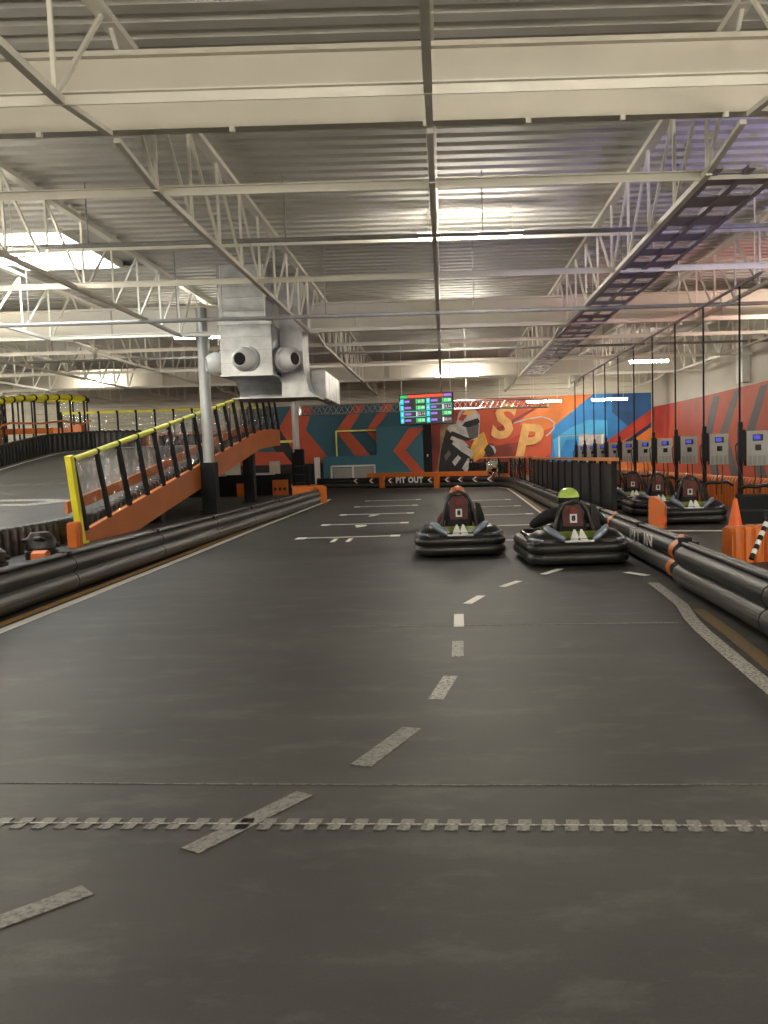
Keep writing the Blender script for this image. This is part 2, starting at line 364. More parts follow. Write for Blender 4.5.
# starting grid: bars with square ends and a painted number
for i, (x0, y0) in enumerate([(-2.93, 18.1), (-2.9, 21.7), (-2.9, 25.5), (-2.9, 29.6), (-2.9, 33.6)]):
    flat('grid_bar', [(x0, y0 - .04), (x0 + 1.9, y0 - .07), (x0 + 1.9, y0 + .03), (x0, y0 + .06)], M_pclean)
    for dx in (0, 1.9):
        flat('grid_bar_end', [(x0 + dx - .1, y0 - .2), (x0 + dx + .1, y0 - .22), (x0 + dx + .1, y0 + .16), (x0 + dx - .1, y0 + .18)], M_pclean, z=.005)
    if i < 3: text('grid_number', ['11', '9', '7'][i], 0.95, M_pclean, floor, basis((0.62, 0, 0), (0, 1.0, 0), (0, 0, 1), (x0 + 0.9, y0 - 0.75, .003)), bold=0.02)
for i, (x0, y0) in enumerate([(0.75, 16.4), (0.45, 19.9), (0.45, 23.6), (0.45, 27.5), (0.45, 31.6)]):
    flat('grid_bar', [(x0, y0 - .04), (x0 + 1.75, y0 - .07), (x0 + 1.75, y0 + .03), (x0, y0 + .06)], M_pclean)
    for dx in (0, 1.75):
        flat('grid_bar_end', [(x0 + dx - .1, y0 - .2), (x0 + dx + .1, y0 - .22), (x0 + dx + .1, y0 + .16), (x0 + dx - .1, y0 + .18)], M_pclean, z=.005)

# ------------------------------------------------------------------ roof
ceiling = MB().box(X0, X1, YF, YB, HD + 0.16, HD + 0.3).build('ceiling', M_deck); ceiling['kind'] = 'structure'
SKY = (-11.0, -8.5, 20.8, 24.6)
def deck_mesh(x0, x1, y0, y1):
    pitch = 0.42; n = max(1, round((y1 - y0) / pitch)); p = (y1 - y0) / n; pr = []
    for i in range(n):
        y = y0 + i * p
        pr += [(y, 0.0), (y + p * .50, 0.0), (y + p * .62, .085), (y + p * .88, .085)]
    pr.append((y1, 0.0))
    vs = [(x, y, HD + z) for x in (x0, x1) for y, z in pr]; k = len(pr)
    return MB().add(vs, [(i, i + 1, k + i + 1, k + i) for i in range(k - 1)])
edges = [X0] + LX + [X1]
for i in range(len(edges) - 1):
    for y0, y1 in ((YF, GIRD[1]), (GIRD[1], GIRD[2]), (GIRD[2], GIRD[3]), (GIRD[3], YB)):
        if SKY[0] > edges[i] - .5 and SKY[1] < edges[i + 1] + .5 and y0 < SKY[2] < y1:
            for a, b in ((y0, SKY[2]), (SKY[3], y1)): deck_mesh(edges[i], edges[i + 1], a, b).build('deck_panel', M_deck, ceiling)
            deck_mesh(edges[i], SKY[0], SKY[2], SKY[3]).build('deck_panel', M_deck, ceiling)
            continue
        deck_mesh(edges[i], edges[i + 1], y0, y1).build('deck_panel', M_deck, ceiling)
sk = MB().box(SKY[0], SKY[1], SKY[2], SKY[3], HD + .05, HD + .10).build('skylight_panel', M_sky); tag(sk, 'bright white daylight skylight in the roof deck at upper left', 'skylight')
fr = MB()
fr.box(SKY[0] - .06, SKY[1] + .06, SKY[2] - .08, SKY[2], HD - .04, HD + .16); fr.box(SKY[0] - .06, SKY[1] + .06, SKY[3], SKY[3] + .08, HD - .04, HD + .16)
fr.box(SKY[0] - .06, SKY[0], SKY[2], SKY[3], HD - .04, HD + .16); fr.box(SKY[1], SKY[1] + .06, SKY[2], SKY[3], HD - .04, HD + .16)
fr.box((SKY[0] + SKY[1]) / 2 - .03, (SKY[0] + SKY[1]) / 2 + .03, SKY[2], SKY[3], HD, HD + .05)
fr.build('skylight_frame', M_steel, sk)

# girders: plate girders across the hall
gl = ['behind the camera', 'across the top of the picture, nearest one in view', 'over the grey column beside the ramp, second in view', 'by the far wall above the scoreboard, farthest one']
for g, yy in enumerate(GIRD):
    if g == 0: continue
    t = thing('roof_girder', 'cream plate girder ' + gl[g], 'girder', (0, yy, HG), 'roof girders')
    MB().box(X0, X1, yy - .012, yy + .012, HG + .03, HT - .42).build('girder_web', M_cream, t)
    MB().box(X0, X1, yy - .09, yy + .09, HG, HG + .03).build('girder_flange', M_cream, t)
    MB().box(X0, X1, yy - .10, yy + .10, HT - .42, HT - .36).build('girder_flange', M_cream, t)
    st = MB().box(-.01, .01, -.085, .085, 0, HT - .42 - HG - .03).mesh('web_stiffener', M_cream)
    for x in LX[2:]:
        link('web_stiffener', st, t, (x + 1.2, 0, .03)) if g > 1 or x > 5 else None
    if g == 1:
        cl = MB().box(-.03, .03, -.03, .03, -.06, 0).mesh('flange_clip', M_steel)
        for x in (-4.6, -2.35, -0.1, 1.1, 2.2, 3.4, 4.9): link('flange_clip', cl, t, (x, -.08, 0))

# open-web joists
L = 17.0; PP = [1.6 + i * (L - 3.2) / 8 for i in range(9)]
def web_segments(pp, Ln):
    seg = []; n = len(pp); mid = (n - 1) / 2
    for i, y in enumerate(pp): seg.append(((0, y, HB), (0, y, HT)))
    seg.append(((0, pp[0], HB), (0, .15, HT))); seg.append(((0, pp[-1], HB), (0, Ln - .15, HT)))
    for i in range(n - 1):
        if i < mid: seg.append(((0, pp[i + 1], HB), (0, pp[i], HT)))
        else: seg.append(((0, pp[i], HB), (0, pp[i + 1], HT)))
    return seg
def joist_parts(Ln, pp, joined, tail=True):
    r = []
    r.append(('top_chord', MB().box(-.085, .085, 0.02, Ln - .02, HT, HT + .09).mesh('top_chord', M_steel)))
    b = MB().box(-.044, .044, pp[0] - .1, pp[-1] + .1, HB - .035, HB + .045)
    r.append(('bottom_chord', b.mesh('bottom_chord', M_steel)))
    r.append(('end_brace', MB().bar((0, pp[0], HB), (0, .12, HG - .04), .08, .06).mesh('end_brace', M_steel)))
    if tail: r.append(('end_brace', MB().bar((0, pp[-1], HB), (0, Ln - .12, HG - .04), .08, .06).mesh('end_brace', M_steel)))
    if joined:
        b = MB()
        for p, q in web_segments(pp, Ln): b.bar(p, q, .045)
        r.append(('web_bars', b.mesh('web_bars', M_steel)))
    else:
        for p, q in web_segments(pp, Ln): r.append(('web_bar', MB().bar(p, q, .044).mesh('web_bar', M_steel)))
    return r
near_parts = joist_parts(L, PP, False); far_parts = joist_parts(L, PP, True)
end_parts = joist_parts(8.95, [1.6 + i * 1.55 for i in range(5)], True, False)
ordn = ['', 'first', 'second', 'third', 'fourth', 'fifth', 'sixth', 'seventh', 'eighth']
def linename(k): return 'over track middle' if k == 0 else '%s line %s of track middle' % (ordn[abs(k)], 'right' if k > 0 else 'left')
bays = ['before the nearest girder', 'in the nearest bay', 'in the far bay', 'beyond the farthest girder']
for bay in range(4):
    for i, x in enumerate(LX):
        k = i - 8
        if bay == 0 and abs(k) > 1: continue
        if bay == 1 and k < -4: continue
        if bay == 3 and k < -6: continue
        t = thing('roof_joist', 'white open-web joist %s, %s' % (bays[bay], linename(k)), 'joist', (x, GIRD[bay], 0), 'roof joists')
        for nm, me in (near_parts if bay < 2 else far_parts if bay == 2 else end_parts):
            o = link(nm, me, t)
            if nm == 'web_bars': o['kind'] = 'stuff'
# bridging bars and pipes across the joists
for yy, z, wd, m, nm, lb in [(GIRD[1] - 1.45, HB + .08, .11, M_steel, 'bridging_bar', 'white bridging angle just this side of the nearest girder'),
                  (GIRD[1] + 1.75, HB + .08, .11, M_steel, 'bridging_bar', 'white bridging angle just beyond the nearest girder'),
                  (18.95, HB + .08, .10, M_steel, 'bridging_bar', 'white bridging angle at mid bay in front of the galvanized duct'),
                  (GIRD[2] - 1.7, HB + .08, .10, M_steel, 'bridging_bar', 'white bridging angle just this side of the second girder'),
                  (GIRD[2] + 1.7, HB + .08, .10, M_steel, 'bridging_bar', 'white bridging angle just beyond the second girder'),
                  (36.2, HB + .08, .10, M_steel, 'bridging_bar', 'white bridging angle in the middle of the far bay'),
                  (GIRD[3] - 1.7, HB + .08, .10, M_steel, 'bridging_bar', 'white bridging angle just this side of the farthest girder'),
                  (20.6, HT - .25, .09, M_steel, 'bridging_bar', 'white upper bridging bar under the deck behind the hanging tube light')]:
    o = MB().box(LX[0], X1 - .05, yy - wd / 2, yy + wd / 2, z - .008, z + .008).box(LX[0], X1 - .05, yy - .008, yy + .008, z - wd, z).build(nm, m)
    tag(o, lb, 'bridging bar')
for yy, z, r, m, lb in [(17.4, 5.72, .045, M_pipe, 'grey sprinkler pipe crossing under the deck before the duct'), (23.0, 5.16, .05, M_pipe, 'grey pipe crossing low in front of the galvanized duct'), (33.0, 5.4, .045, M_pipe, 'grey pipe crossing the far bay above the ramp')]:
    o = MB().tube([(LX[0], yy, z), (X1 - .05, yy + .02, z)], r, 8).build('sprinkler_pipe', m, smooth=0.6); tag(o, lb, 'pipe')
    for x in LX[3:]: MB().box(x + .9, x + .92, yy - .01, yy + .01, z, HD + .1).build('pipe_hanger', M_pipe, o)

# ------------------------------------------------------------------ walls
def siding(x0, x1, z0, z1, Y, pitch=0.30):
    n = round((z1 - z0) / pitch); p = (z1 - z0) / n; pr = []
    for i in range(n):
        z = z0 + i * p; pr += [(0, z), (0, z + p * .6), (.05, z + p * .7), (.05, z + p * .9)]
    pr.append((0, z1))
    vs = [(x, Y + d, z) for x in (x0, x1) for d, z in pr]; k = len(pr)
    return MB().add(vs, [(i, i + 1, k + i + 1, k + i) for i in range(k - 1)])
wall_back = MB().box(X0, X1 + .3, YB + .1, YB + .3, 0, HD + .3).build('wall_back', M_siding); wall_back['kind'] = 'structure'
siding(X0, X1, 0, HD + .15, YB).build('siding_sheet', M_siding, wall_back)
for z in (5.15, 5.75, 6.35): MB().box(X0, X1, YB - .12, YB - .02, z, z + .1).build('wall_girt', M_siding, wall_back)
wall_right = MB().box(X1, X1 + .2, YF, YB + .3, 0, HD + .3).build('wall_right', M_siding); wall_right['kind'] = 'structure'
wall_left = MB().box(X0 - .2, X0, YF, YB + .3, 0, HD + .3).build('wall_left', M_siding); wall_left['kind'] = 'structure'
wall_front = MB().box(X0 - .2, X1 + .2, YF - .2, YF, 0, HD + .3).build('wall_front', M_siding); wall_front['kind'] = 'structure'
MB().box(X1 - .3, X1, 36.6, 37.4, 4.2, HT - .4).build('wall_pilaster', M_white, wall_right)

# mural on the far wall: flat painted shapes
lay = [0]
def paint(name, pts, m, Y=53.985):
    lay[0] += 1
    y = Y - lay[0] * 0.0025
    return MB().poly([at(px, py, y) for px, py in pts], (0, .002, 0)).build(name, m, wall_back)
def paint_r(name, pts, m):
    lay[0] += 1
    x = X1 - .004 - lay[0] * 0.0008
    return MB().poly([at_x(px, py, x) for px, py in pts], (.0006, 0, 0)).build(name, m, wall_right)
paint('painted_field', [(240, 408), (428, 402), (428, 478), (240, 486)], M_teal)
paint('painted_chevron', [(279, 428), (291, 407), (313, 406), (306, 430), (328, 457), (318, 465), (303, 466)], M_mor)
paint('painted_triangle', [(262, 430), (279, 428), (303, 466), (285, 466)], M_mblack)
paint('painted_panel', [(240, 452), (283, 452), (294, 466), (240, 468)], M_mor)
paint('painted_base', [(240, 466), (328, 463), (328, 484), (240, 486)], M_mblack)
paint('painted_chevron', [(356, 403), (367, 403), (349, 431), (371, 456), (356, 457), (336, 431)], M_mor)
paint('painted_chevron', [(385, 402), (396, 402), (374, 431), (380, 440), (380, 446), (366, 431)], M_mor)
paint('painted_field', [(428, 400), (655, 393), (655, 472), (428, 478)], M_mred)
paint('painted_shade', [(432, 424), (446, 424), (444, 474), (432, 475)], M_mdred)
paint('painted_panel', [(478, 402), (545, 398), (536, 424), (500, 446), (482, 440)], M_mor)
paint('painted_panel', [(536, 397), (594, 394), (553, 427), (530, 436), (520, 424)], M_mor2)
paint('painted_panel', [(530, 436), (552, 428), (551, 452), (540, 462), (508, 464), (515, 448)], M_mor)
paint('painted_panel', [(488, 447), (530, 440), (510, 462), (490, 470), (470, 472), (478, 455)], M_mdred)
paint('painted_stripe', [(540, 404), (549, 401), (512, 424), (498, 432), (497, 428), (512, 420)], M_mdred)
paint('painted_blue', [(593, 394), (653, 392.5), (653, 408), (607, 441), (585, 474), (543, 474), (552, 452), (552, 428)], M_mblue)
paint('painted_blue_light', [(588, 420), (607, 420), (608, 436), (566, 440), (556, 462), (553, 440), (570, 428)], M_mblue2)
paint('painted_blue_deep', [(612, 394), (653, 392.5), (653, 408), (628, 426), (612, 412)], M_mnavy).data.materials[0] = mat('mural_deep_blue', (0.02, 0.09, 0.24), 0.6, var=0.35, scale=0.7)
paint('painted_stripe', [(653, 408), (655, 422), (613, 446), (604, 444)], M_mred)
paint('painted_panel', [(613, 446), (655, 423), (655, 474), (585, 475), (600, 450)], M_mor2)
paint('painted_stripe', [(612, 450), (655, 420), (655, 424), (615, 453)], M_mnavy)
paint('painted_panel', [(579, 434), (604, 434), (606, 462), (578, 462)], M_mwhite)
# swoosh line
arc = [at(x, y, 53.86) for x, y in ((514, 423), (528, 419), (541, 417), (549, 419), (554, 423), (554, 428), (550, 433), (546, 436))]
MB().tube(arc, .05, 6).build('painted_swoosh', M_mwhite, wall_back)
# large letters
bS = basis((1.0, 0, -.03), (.05, 0, 1), (0, -1, 0), at(501, 423, 53.84)); text('mural_letter', 'S', 2.7, M_mgold, wall_back, bS, .004, 0.2, .11)
bP = basis((1.0, 0, -.03), (.05, 0, 1), (0, -1, 0), at(526, 443, 53.83)); text('mural_letter', 'P', 2.7, M_mgold, wall_back, bP, .004, 0.2, .11)
# painted racing driver
paint('painted_flame', [(440, 428), (452, 418), (458, 440), (452, 462), (442, 474), (436, 472), (440, 450)], M_mbrown)
paint('painted_flame', [(476, 436), (484, 432), (488, 444), (484, 456), (474, 462), (466, 458)], M_myel)
paint('painted_driver_suit', [(446, 430), (456, 436), (470, 446), (474, 462), (478, 474), (438, 476), (441, 450)], M_mblack)
paint('painted_driver_stripe', [(454, 440), (466, 446), (474, 452), (472, 458), (462, 452), (452, 444)], M_mwhite)
paint('painted_driver_badge', [(452, 462), (458, 455), (461, 458), (455, 466)], M_mwhite)
paint('painted_driver_badge', [(462, 468), (468, 458), (472, 462), (466, 473)], M_mwhite)
paint('painted_helmet', [(456, 424), (459, 412), (466, 407), (474, 408), (480, 415), (480, 422), (479, 436), (476, 440), (466, 440), (452, 434), (447, 428), (450, 425)], M_mwhite)
paint('painted_visor', [(465, 422), (478, 418), (480, 422), (476, 426), (468, 428), (462, 426)], M_mblack)
paint('painted_helmet_flash', [(458, 420), (463, 411), (470, 412), (463, 421)], M_mred)
paint('painted_helmet_shade', [(466, 428), (479, 424), (478, 437), (470, 440)], M_mgrey)
paint('painted_helmet_flash', [(452, 431), (466, 437), (474, 439), (466, 441), (450, 434)], M_mblack)
paint('painted_helmet_flash', [(462, 414), (469, 409), (475, 411), (470, 416)], M_mgold)
paint('painted_collar', [(452, 436), (464, 441), (470, 447), (462, 445), (450, 439)], M_mwhite)
paint('painted_flame', [(478, 440), (483, 436), (484, 446), (479, 452), (474, 452)], M_mgold)
paint('painted_driver_badge', [(444, 456), (449, 450), (451, 454), (446, 461)], M_mgrey)
paint('painted_glove', [(484, 450), (487, 445), (493, 444), (496, 449), (494, 455), (488, 457)], M_mblack)
paint('painted_glove_band', [(490, 445), (494, 446), (496, 450), (495, 454), (493, 449)], M_mwhite)
# right wall paint
paint_r('painted_field', [(653, 407), (700, 397), (768, 380.5), (1000, 325), (1000, 560), (768, 505), (653, 478)], M_mor)
paint_r('painted_shade', [(653, 407), (672, 403), (668, 440), (653, 430)], M_mred)
for a in ([(713, 397), (720, 395), (712, 435), (721, 480), (713, 482), (704, 436)], [(734, 391), (741, 388.5), (727.5, 434), (741, 482), (734, 484), (719, 435)],
          [(760, 386), (768, 383.5), (755, 430), (770, 488), (762, 490), (746, 432)], [(800, 376), (810, 373), (792, 428), (812, 498), (802, 500), (780, 430)]):
    paint_r('painted_chevron', a, M_mgrey)
paint_r('painted_base', [(653, 470), (768, 486), (1000, 530), (1000, 545), (768, 494), (653, 474)], M_mblue)

# teal front block, door and frames by the far wall
tb = thing('teal_wall_block', 'teal painted low wall block with a white framed double door', 'partition', (-5.2, 53, 0))
MB().box(-7.05, -1.2, 52.6, 53.7, 0, 1.78).build('block_panel', M_teal2, tb)
MB().box(-3.9, -1.2, 52.6, 53.7, 1.78, 3.4).build('block_panel', M_teal2, tb)
def paint_b(name, pts, m, y): return MB().poly([at(px, py, y) for px, py in pts], (0, .008, 0)).build(name, m, tb)
paint_b('painted_chevron', [(409, 428), (423.5, 428), (405.5, 450), (424.5, 472), (413, 473), (393, 451)], M_mor, 52.585)
for a, b in (((333, 467), (352.5, 466)), ((353.5, 466), (372.5, 465))):
    p = at(*a, 52.55); q = at(*b, 52.55)
    MB().box(p.x, q.x, 52.54, 52.59, 0, p.z - .07).build('door_leaf', M_grey, tb)
p = at(332, 466, 52.5); q = at(373.5, 464.5, 52.5)
MB().box(p.x - .1, p.x, 52.5, 52.6, 0, p.z).box(q.x, q.x + .1, 52.5, 52.6, 0, p.z).box(p.x - .1, q.x + .1, 52.5, 52.6, p.z - .08, p.z + .02).box((p.x + q.x) / 2 - .05, (p.x + q.x) / 2 + .05, 52.5, 52.6, 0, p.z - .08).build('door_frame', M_white, tb)
p = at(336, 431, 53.6); q = at(380.5, 430.5, 53.6)
o = MB().box(p.x, q.x, 53.55, 53.65, p.z - .06, p.z + .03).box(q.x - .04, q.x + .04, 53.55, 53.65, 1.78, p.z).box(p.x - .04, p.x + .04, 53.55, 53.65, 1.78, p.z).build('handrail_frame', M_ylime); tag(o, 'thin yellow and white rail frame on the teal block by the far wall', 'railing')
o = MB().box(-1.18, -.70, 53.2, 53.75, 0, 3.6).build('black_column', M_matte); tag(o, 'black square post between teal chevrons and the painted racing driver', 'post')
MB().box(-1.0, -.92, 53.17, 53.2, 1.6, 1.75).build('post_switch', M_white, o)
p = at(559, 436, 53.4); q = at(602, 433.5, 53.4)
o = MB().tube([(p.x, 53.4, 0), (p.x, 53.4, p.z), (q.x, 53.4, p.z), (q.x, 53.4, 0)], .06, 8).build('pipe_frame', M_white, smooth=.6); tag(o, 'white pipe goal frame before the blue mural', 'frame')
# ================================================================== TRACK BARRIERS
RAIL = [(-.30, .03), (-.04, .03), (-.01, .055), (.02, .10), (.03, .155), (.015, .21), (-.03, .245), (-.045, .26), (-.03, .275), (.0, .31), (.008, .36), (-.012, .41), (-.06, .45), (-.12, .465), (-.30, .465)]
LOW = [p for p in RAIL]
def resample(path, step):
    P = [Vector((p[0], p[1], 0)) for p in path]; out = [P[0]]; acc = 0
    tot = sum((b - a).length for a, b in zip(P, P[1:])); n = max(1, round(tot / step)); st = tot / n; tgt = st
    for a, b in zip(P, P[1:]):
        d = (b - a).length
        while acc + d >= tgt - 1e-6 and len(out) < n + 1:
            out.append(a.lerp(b, (tgt - acc) / d)); tgt += st
        acc += d
    return out
def rail_barrier(label, path, sec=3.0, side=1, straps=(), endcap=True, prof=RAIL, mat_=None, zs=1.0):
    mid = path[len(path) // 2]
    t = thing('rail_barrier', label, 'barrier', (mid[0], mid[1], 0), 'track barriers')
    pr = [(o * side, z * zs) for o, z in prof]
    pts = resample(path, 0.5); k = max(1, round(sec / 0.5)); i = 0; joints = []
    while i < len(pts) - 1:
        j = min(i + k, len(pts) - 1)
        if len(pts) - 1 - j < 2: j = len(pts) - 1
        seg = [p.copy() for p in pts[i:j + 1]]
        d = (seg[-1] - seg[-2]).normalized(); seg[-1] -= d * .025
        MB().sweep(seg, pr).build('rail_section', mat_ or M_scuff, t, smooth=0.9)
        tp = []
        for n, p in enumerate(seg):
            d = (seg[min(n + 1, len(seg) - 1)] - seg[max(n - 1, 0)]).normalized(); nn = Vector((d.y, -d.x, 0)) * side
            tp.append(p - nn * .15 + Vector((0, 0, .485 * zs)))
        tp2 = [p + Vector((0, 0, 0)) for p in tp]
        for n, p in enumerate(seg):
            d = (seg[min(n + 1, len(seg) - 1)] - seg[max(n - 1, 0)]).normalized(); nn = Vector((d.y, -d.x, 0)) * side
            tp[n] = tp[n] + nn * .05; tp2[n] = tp2[n] - nn * .02
        MB().tube(tp, .026, 10).build('cap_tube', M_black, t, smooth=0.9)
        MB().tube(tp2, .026, 10).build('cap_tube', M_black, t, smooth=0.9)
        cl = tp[-1].lerp(tp2[-1], .5); b = MB().box(-.075, .075, -.03, .03, -.034, .034, R=Matrix.Rotation(math.atan2(d.y, d.x) - PI / 2, 3, 'Z'), c=cl); b.build('tube_collar', M_matte, t)
        joints.append((seg[-1], d)); i = j
    for n in straps:
        p, d = joints[n]; nn = Vector((d.y, -d.x, 0)) * side
        sp = [(o + .018, z) for o, z in prof[3:13]]
        vs = []
        for s in (-.05, .05):
            for o, z in sp: vs.append(p + d * (s + .02) + nn * (o) + Vector((0, 0, z * zs)))
        q = len(sp); MB().add(vs, [(a, a + 1, q + a + 1, q + a) for a in range(q - 1)]).build('orange_strap', M_orange, t, smooth=0.9)
    return t
rail_barrier('long black rail barrier along the left track edge, in front of the orange ramp', [(-4.58, 4.2), (-4.60, 7), (-4.62, 11), (-4.62, 15), (-4.60, 20), (-4.55, 26), (-4.50, 32.6)], 3.5, 1)
RIGHT_NEAR = rail_barrier('black rail barrier at the right edge nearest the camera', [(2.58, 10.15), (2.56, 8.5), (2.52, 6.5), (2.50, 4.2)], 3.2, 1, ())
far_r = rail_barrier('black rail barrier lettered PIT IN beside the right kart', [(2.4, 44.6), (2.85, 43.6), (3.05, 42.2), (3.08, 40), (3.02, 34), (2.90, 26), (2.80, 18), (2.73, 13.5), (2.68, 10.55)], 3.4, 1, ())
def strap_at(parent, x, y, d, lean=0.0):
    d = Vector((d[0], d[1], 0)).normalized(); nn = Vector((d.y, -d.x, 0)); nn = nn if nn.x < 0 else -nn
    b = MB(); vs = []; sp = [(o + .02, z) for o, z in RAIL[2:13]] + [(-.13, .545), (-.2, .53)]
    for s in (-.10, .10):
        for o, z in sp: vs.append(Vector((x, y, 0)) + d * (s + .02 * math.sin(z * 14)) + nn * o + Vector((0, 0, z)))
    q = len(sp); b.add(vs, [(a, a + 1, q + a + 1, q + a) for a in range(q - 1)])
    return b.build('orange_strap', M_orange, parent, smooth=0.9)
strap_at(far_r, 2.685, 10.68, (-.01, 1)); strap_at(far_r, 2.755, 15.2, (-.02, 1))
# PIT IN lettering, standing on the upper bulge of the rail
def rail_text(parent, body, size, x, y, z, d, m, bold=.012):
    d = Vector((d[0], d[1], 0)).normalized(); n = d.cross(Vector((0, 0, 1)))
    return text('barrier_lettering', body, size, m, parent, basis(d, Vector((0, 0, 1)), n, (x, y, z)), .004, 0, bold)
o = rail_text(far_r, 'PIT IN', .21, 2.672, 12.35, .36, (.017, -1), M_white, .003); o.matrix_basis = o.matrix_basis @ Matrix.Diagonal((2.1, 1, 1, 1))
FB = [(2.45, 44.75), (1.3, 45.25), (-.5, 46.2), (-2.5, 47.4), (-4.6, 48.9), (-7.2, 50.6)]
far_b = rail_barrier('black far rail barrier lettered PIT OUT below the teal mural', FB, 3.0, -1, (), zs=1.1)
def along(path, s):
    P = [Vector((p[0], p[1], 0)) for p in path]
    for a, b in zip(P, P[1:]):
        d = (b - a).length
        if s <= d: return a.lerp(b, s / d), (a - b).normalized()
        s -= d
    return P[-1], (P[-2] - P[-1]).normalized()
for s in (3.15, 6.6):
    p, d = along(FB, s); n = Vector((d.y, -d.x, 0))
    MB().box(-.14, .14, -.1, .06, 0, .72, R=Matrix.Rotation(math.atan2(d.y, d.x), 3, 'Z'), c=p + n * .02).build('orange_strap', M_orange, far_b)
p, d = along(FB, 4.85); nv = Vector((d.y, -d.x, 0)); rail_text(far_b, 'PIT OUT', .40, p.x + nv.x * .02, p.y + nv.y * .02, .40, d, M_white, .02)
chev = MB().poly([(-.02, 0, 0), (.16, 0, .13), (.26, 0, .13), (.09, 0, 0), (.26, 0, -.13), (.16, 0, -.13)], (0, .006, 0)).mesh('white_chevron', M_white)
chevr = MB().poly([(.14, 0, 0), (.3, 0, .13), (.36, 0, .13), (.2, 0, 0), (.36, 0, -.13), (.3, 0, -.13)], (0, .006, 0)).mesh('red_chevron', M_mred)
for s in (.35, 1.15, 1.95, 2.7, 3.7, 6.2, 7.5, 8.6):
    p, d = along(FB, s); n = Vector((d.y, -d.x, 0))
    if n.y > 0: n = -n
    for me in (chev, chevr):
        o = link(me.name, me, far_b); o.matrix_basis = Matrix.Translation(-far_b.location) @ Matrix.Translation(p + n * .03 + Vector((0, 0, .40))) @ Matrix.Rotation(math.atan2(d.y, d.x), 4, 'Z')
# orange capping board behind the far barrier
cp = [(2.2, 45.45), (1.2, 45.85), (-.7, 46.85), (-2.7, 48.05), (-4.2, 49.2)]
tag(MB().sweep(cp, [(-.06, .56), (.06, .56), (.06, .80), (-.06, .80)]).build('orange_board', M_orange), 'orange board running along behind the far black barrier', 'board')
ob = MB().sweep(cp, [(-.04, 0), (.04, 0), (.04, .56), (-.04, .56)])
tag(ob.build('dark_board', M_matte), 'dark board under the orange one behind the far barrier', 'board')

# ribbed barrier blocks: every rib is a rounded slab
def ribbed(name, label, path, h, th, m, pitch=.14, zf=lambda x, y: 0.0, group=None, rib_stuff=False, cat='barrier'):
    pts = resample(path, pitch); mid = pts[len(pts) // 2]
    t = thing(name, label, cat, (mid.x, mid.y, zf(mid.x, mid.y)), group)
    core = MB(); pr = [(-th * .4, .0), (th * .4, .0), (th * .4, h * .86), (th * .25, h * .95), (-th * .25, h * .95), (-th * .4, h * .86)]
    core.sweep([(p.x, p.y, zf(p.x, p.y)) for p in pts], pr).build('barrier_core', m, t)
    sh = [(-.5, .0), (.5, .0), (.5, .84), (.42, .95), (.28, 1), (-.28, 1), (-.42, .95), (-.5, .84)]
    rib = None; allr = MB()
    for i in range(len(pts) - 1):
        a = pts[i].lerp(pts[i + 1], .16); b = pts[i].lerp(pts[i + 1], .84)
        a = Vector((a.x, a.y, zf(a.x, a.y))); b = Vector((b.x, b.y, zf(b.x, b.y)))
        bb = MB().sweep([a, a.lerp(b, .18), a.lerp(b, .82), b], [(o * th, z * h) for o, z in sh])
        # pull in the two end rings so the rib is rounded
        n = len(sh)
        for r in (0, 3):
            for q in range(n):
                v = bb.v[r * n + q]; c = (a if r == 0 else b); v.x = c.x + (v.x - c.x) * .86; v.y = c.y + (v.y - c.y) * .86; v.z = c.z + (v.z - c.z) * .965
        if rib_stuff: allr.add(bb.v, bb.f)
        else: bb.build('rib', m, t, smooth=.7)
    if rib_stuff: o = allr.build('ribs', m, t, smooth=.7); o['kind'] = 'stuff'
    return t

# ================================================================== RAMP (left)
def rz(y): # height of the ramp surface
    z = .137 * (y - 20.0)
    if y < 20.4: return max(0, .025 * (y - 18.0)) if y > 18 else 0
    return 2.35 - .25 * math.log(1 + math.exp(-(z - 2.35) / .25)) if False else (z if z < 2.2 else min(2.35, 2.2 + (z - 2.2) * .5))
def zr(x, y): return rz(y)
RL, RR, RE = -15.9, -7.75, 39.2
ramp = thing('track_ramp', 'grey kart ramp rising to an upper deck behind the left barrier', 'ramp', (-11, 28, 0))
ys = [18 + i * .5 for i in range(43)]
vs = []; fs = []
for i, y in enumerate(ys):
    for x in (RL - 3, RL, -11.8, RR): vs += [(x, y, rz(y) + .004)]
for i in range(len(ys) - 1):
    for j in range(3): fs.append((i * 4 + j, i * 4 + j + 1, i * 4 + j + 5, i * 4 + j + 4))
MB().add(vs, fs).build('ramp_surface', M_ramp, ramp)
vs = []
for y in ys:
    for x in (RL - 3, RR): vs.append((x, y, max(0, rz(y) - .22)))
MB().add(vs, [(i * 2, i * 2 + 1, i * 2 + 3, i * 2 + 2) for i in range(len(ys) - 1)]).build('ramp_underside', M_matte, ramp)
# orange side beam
def st_top(y): return .30 + .1425 * (y - 19.07) if y < 37 else min(3.02, 2.855 + .07 * (y - 37) - .006 * (y - 37) ** 2)
def st_bot(y): return max(0.0, .85 + .1385 * (y - 28)) if y < 37 else min(2.30, 2.10 + .05 * (y - 37))
yy = [18.3 + i * .6 for i in range(41)]
yy = [y for y in yy if y < 41.6] + [41.6]
for a, b in zip(range(0, len(yy) - 1, 10), [10, 20, 30, len(yy) - 1]):
    seg = yy[a:b + 1]
    if len(seg) < 2: continue
    o = [(0, y, st_bot(y)) for y in seg] + [(0, y, max(st_top(y), .12)) for y in reversed(seg)]
    MB().poly([(-7.62, p[1] - (.01 if p[1] == seg[-1] and a < 30 else 0), p[2]) for p in o], (.12, 0, 0)).build('side_beam', M_ostr, ramp)
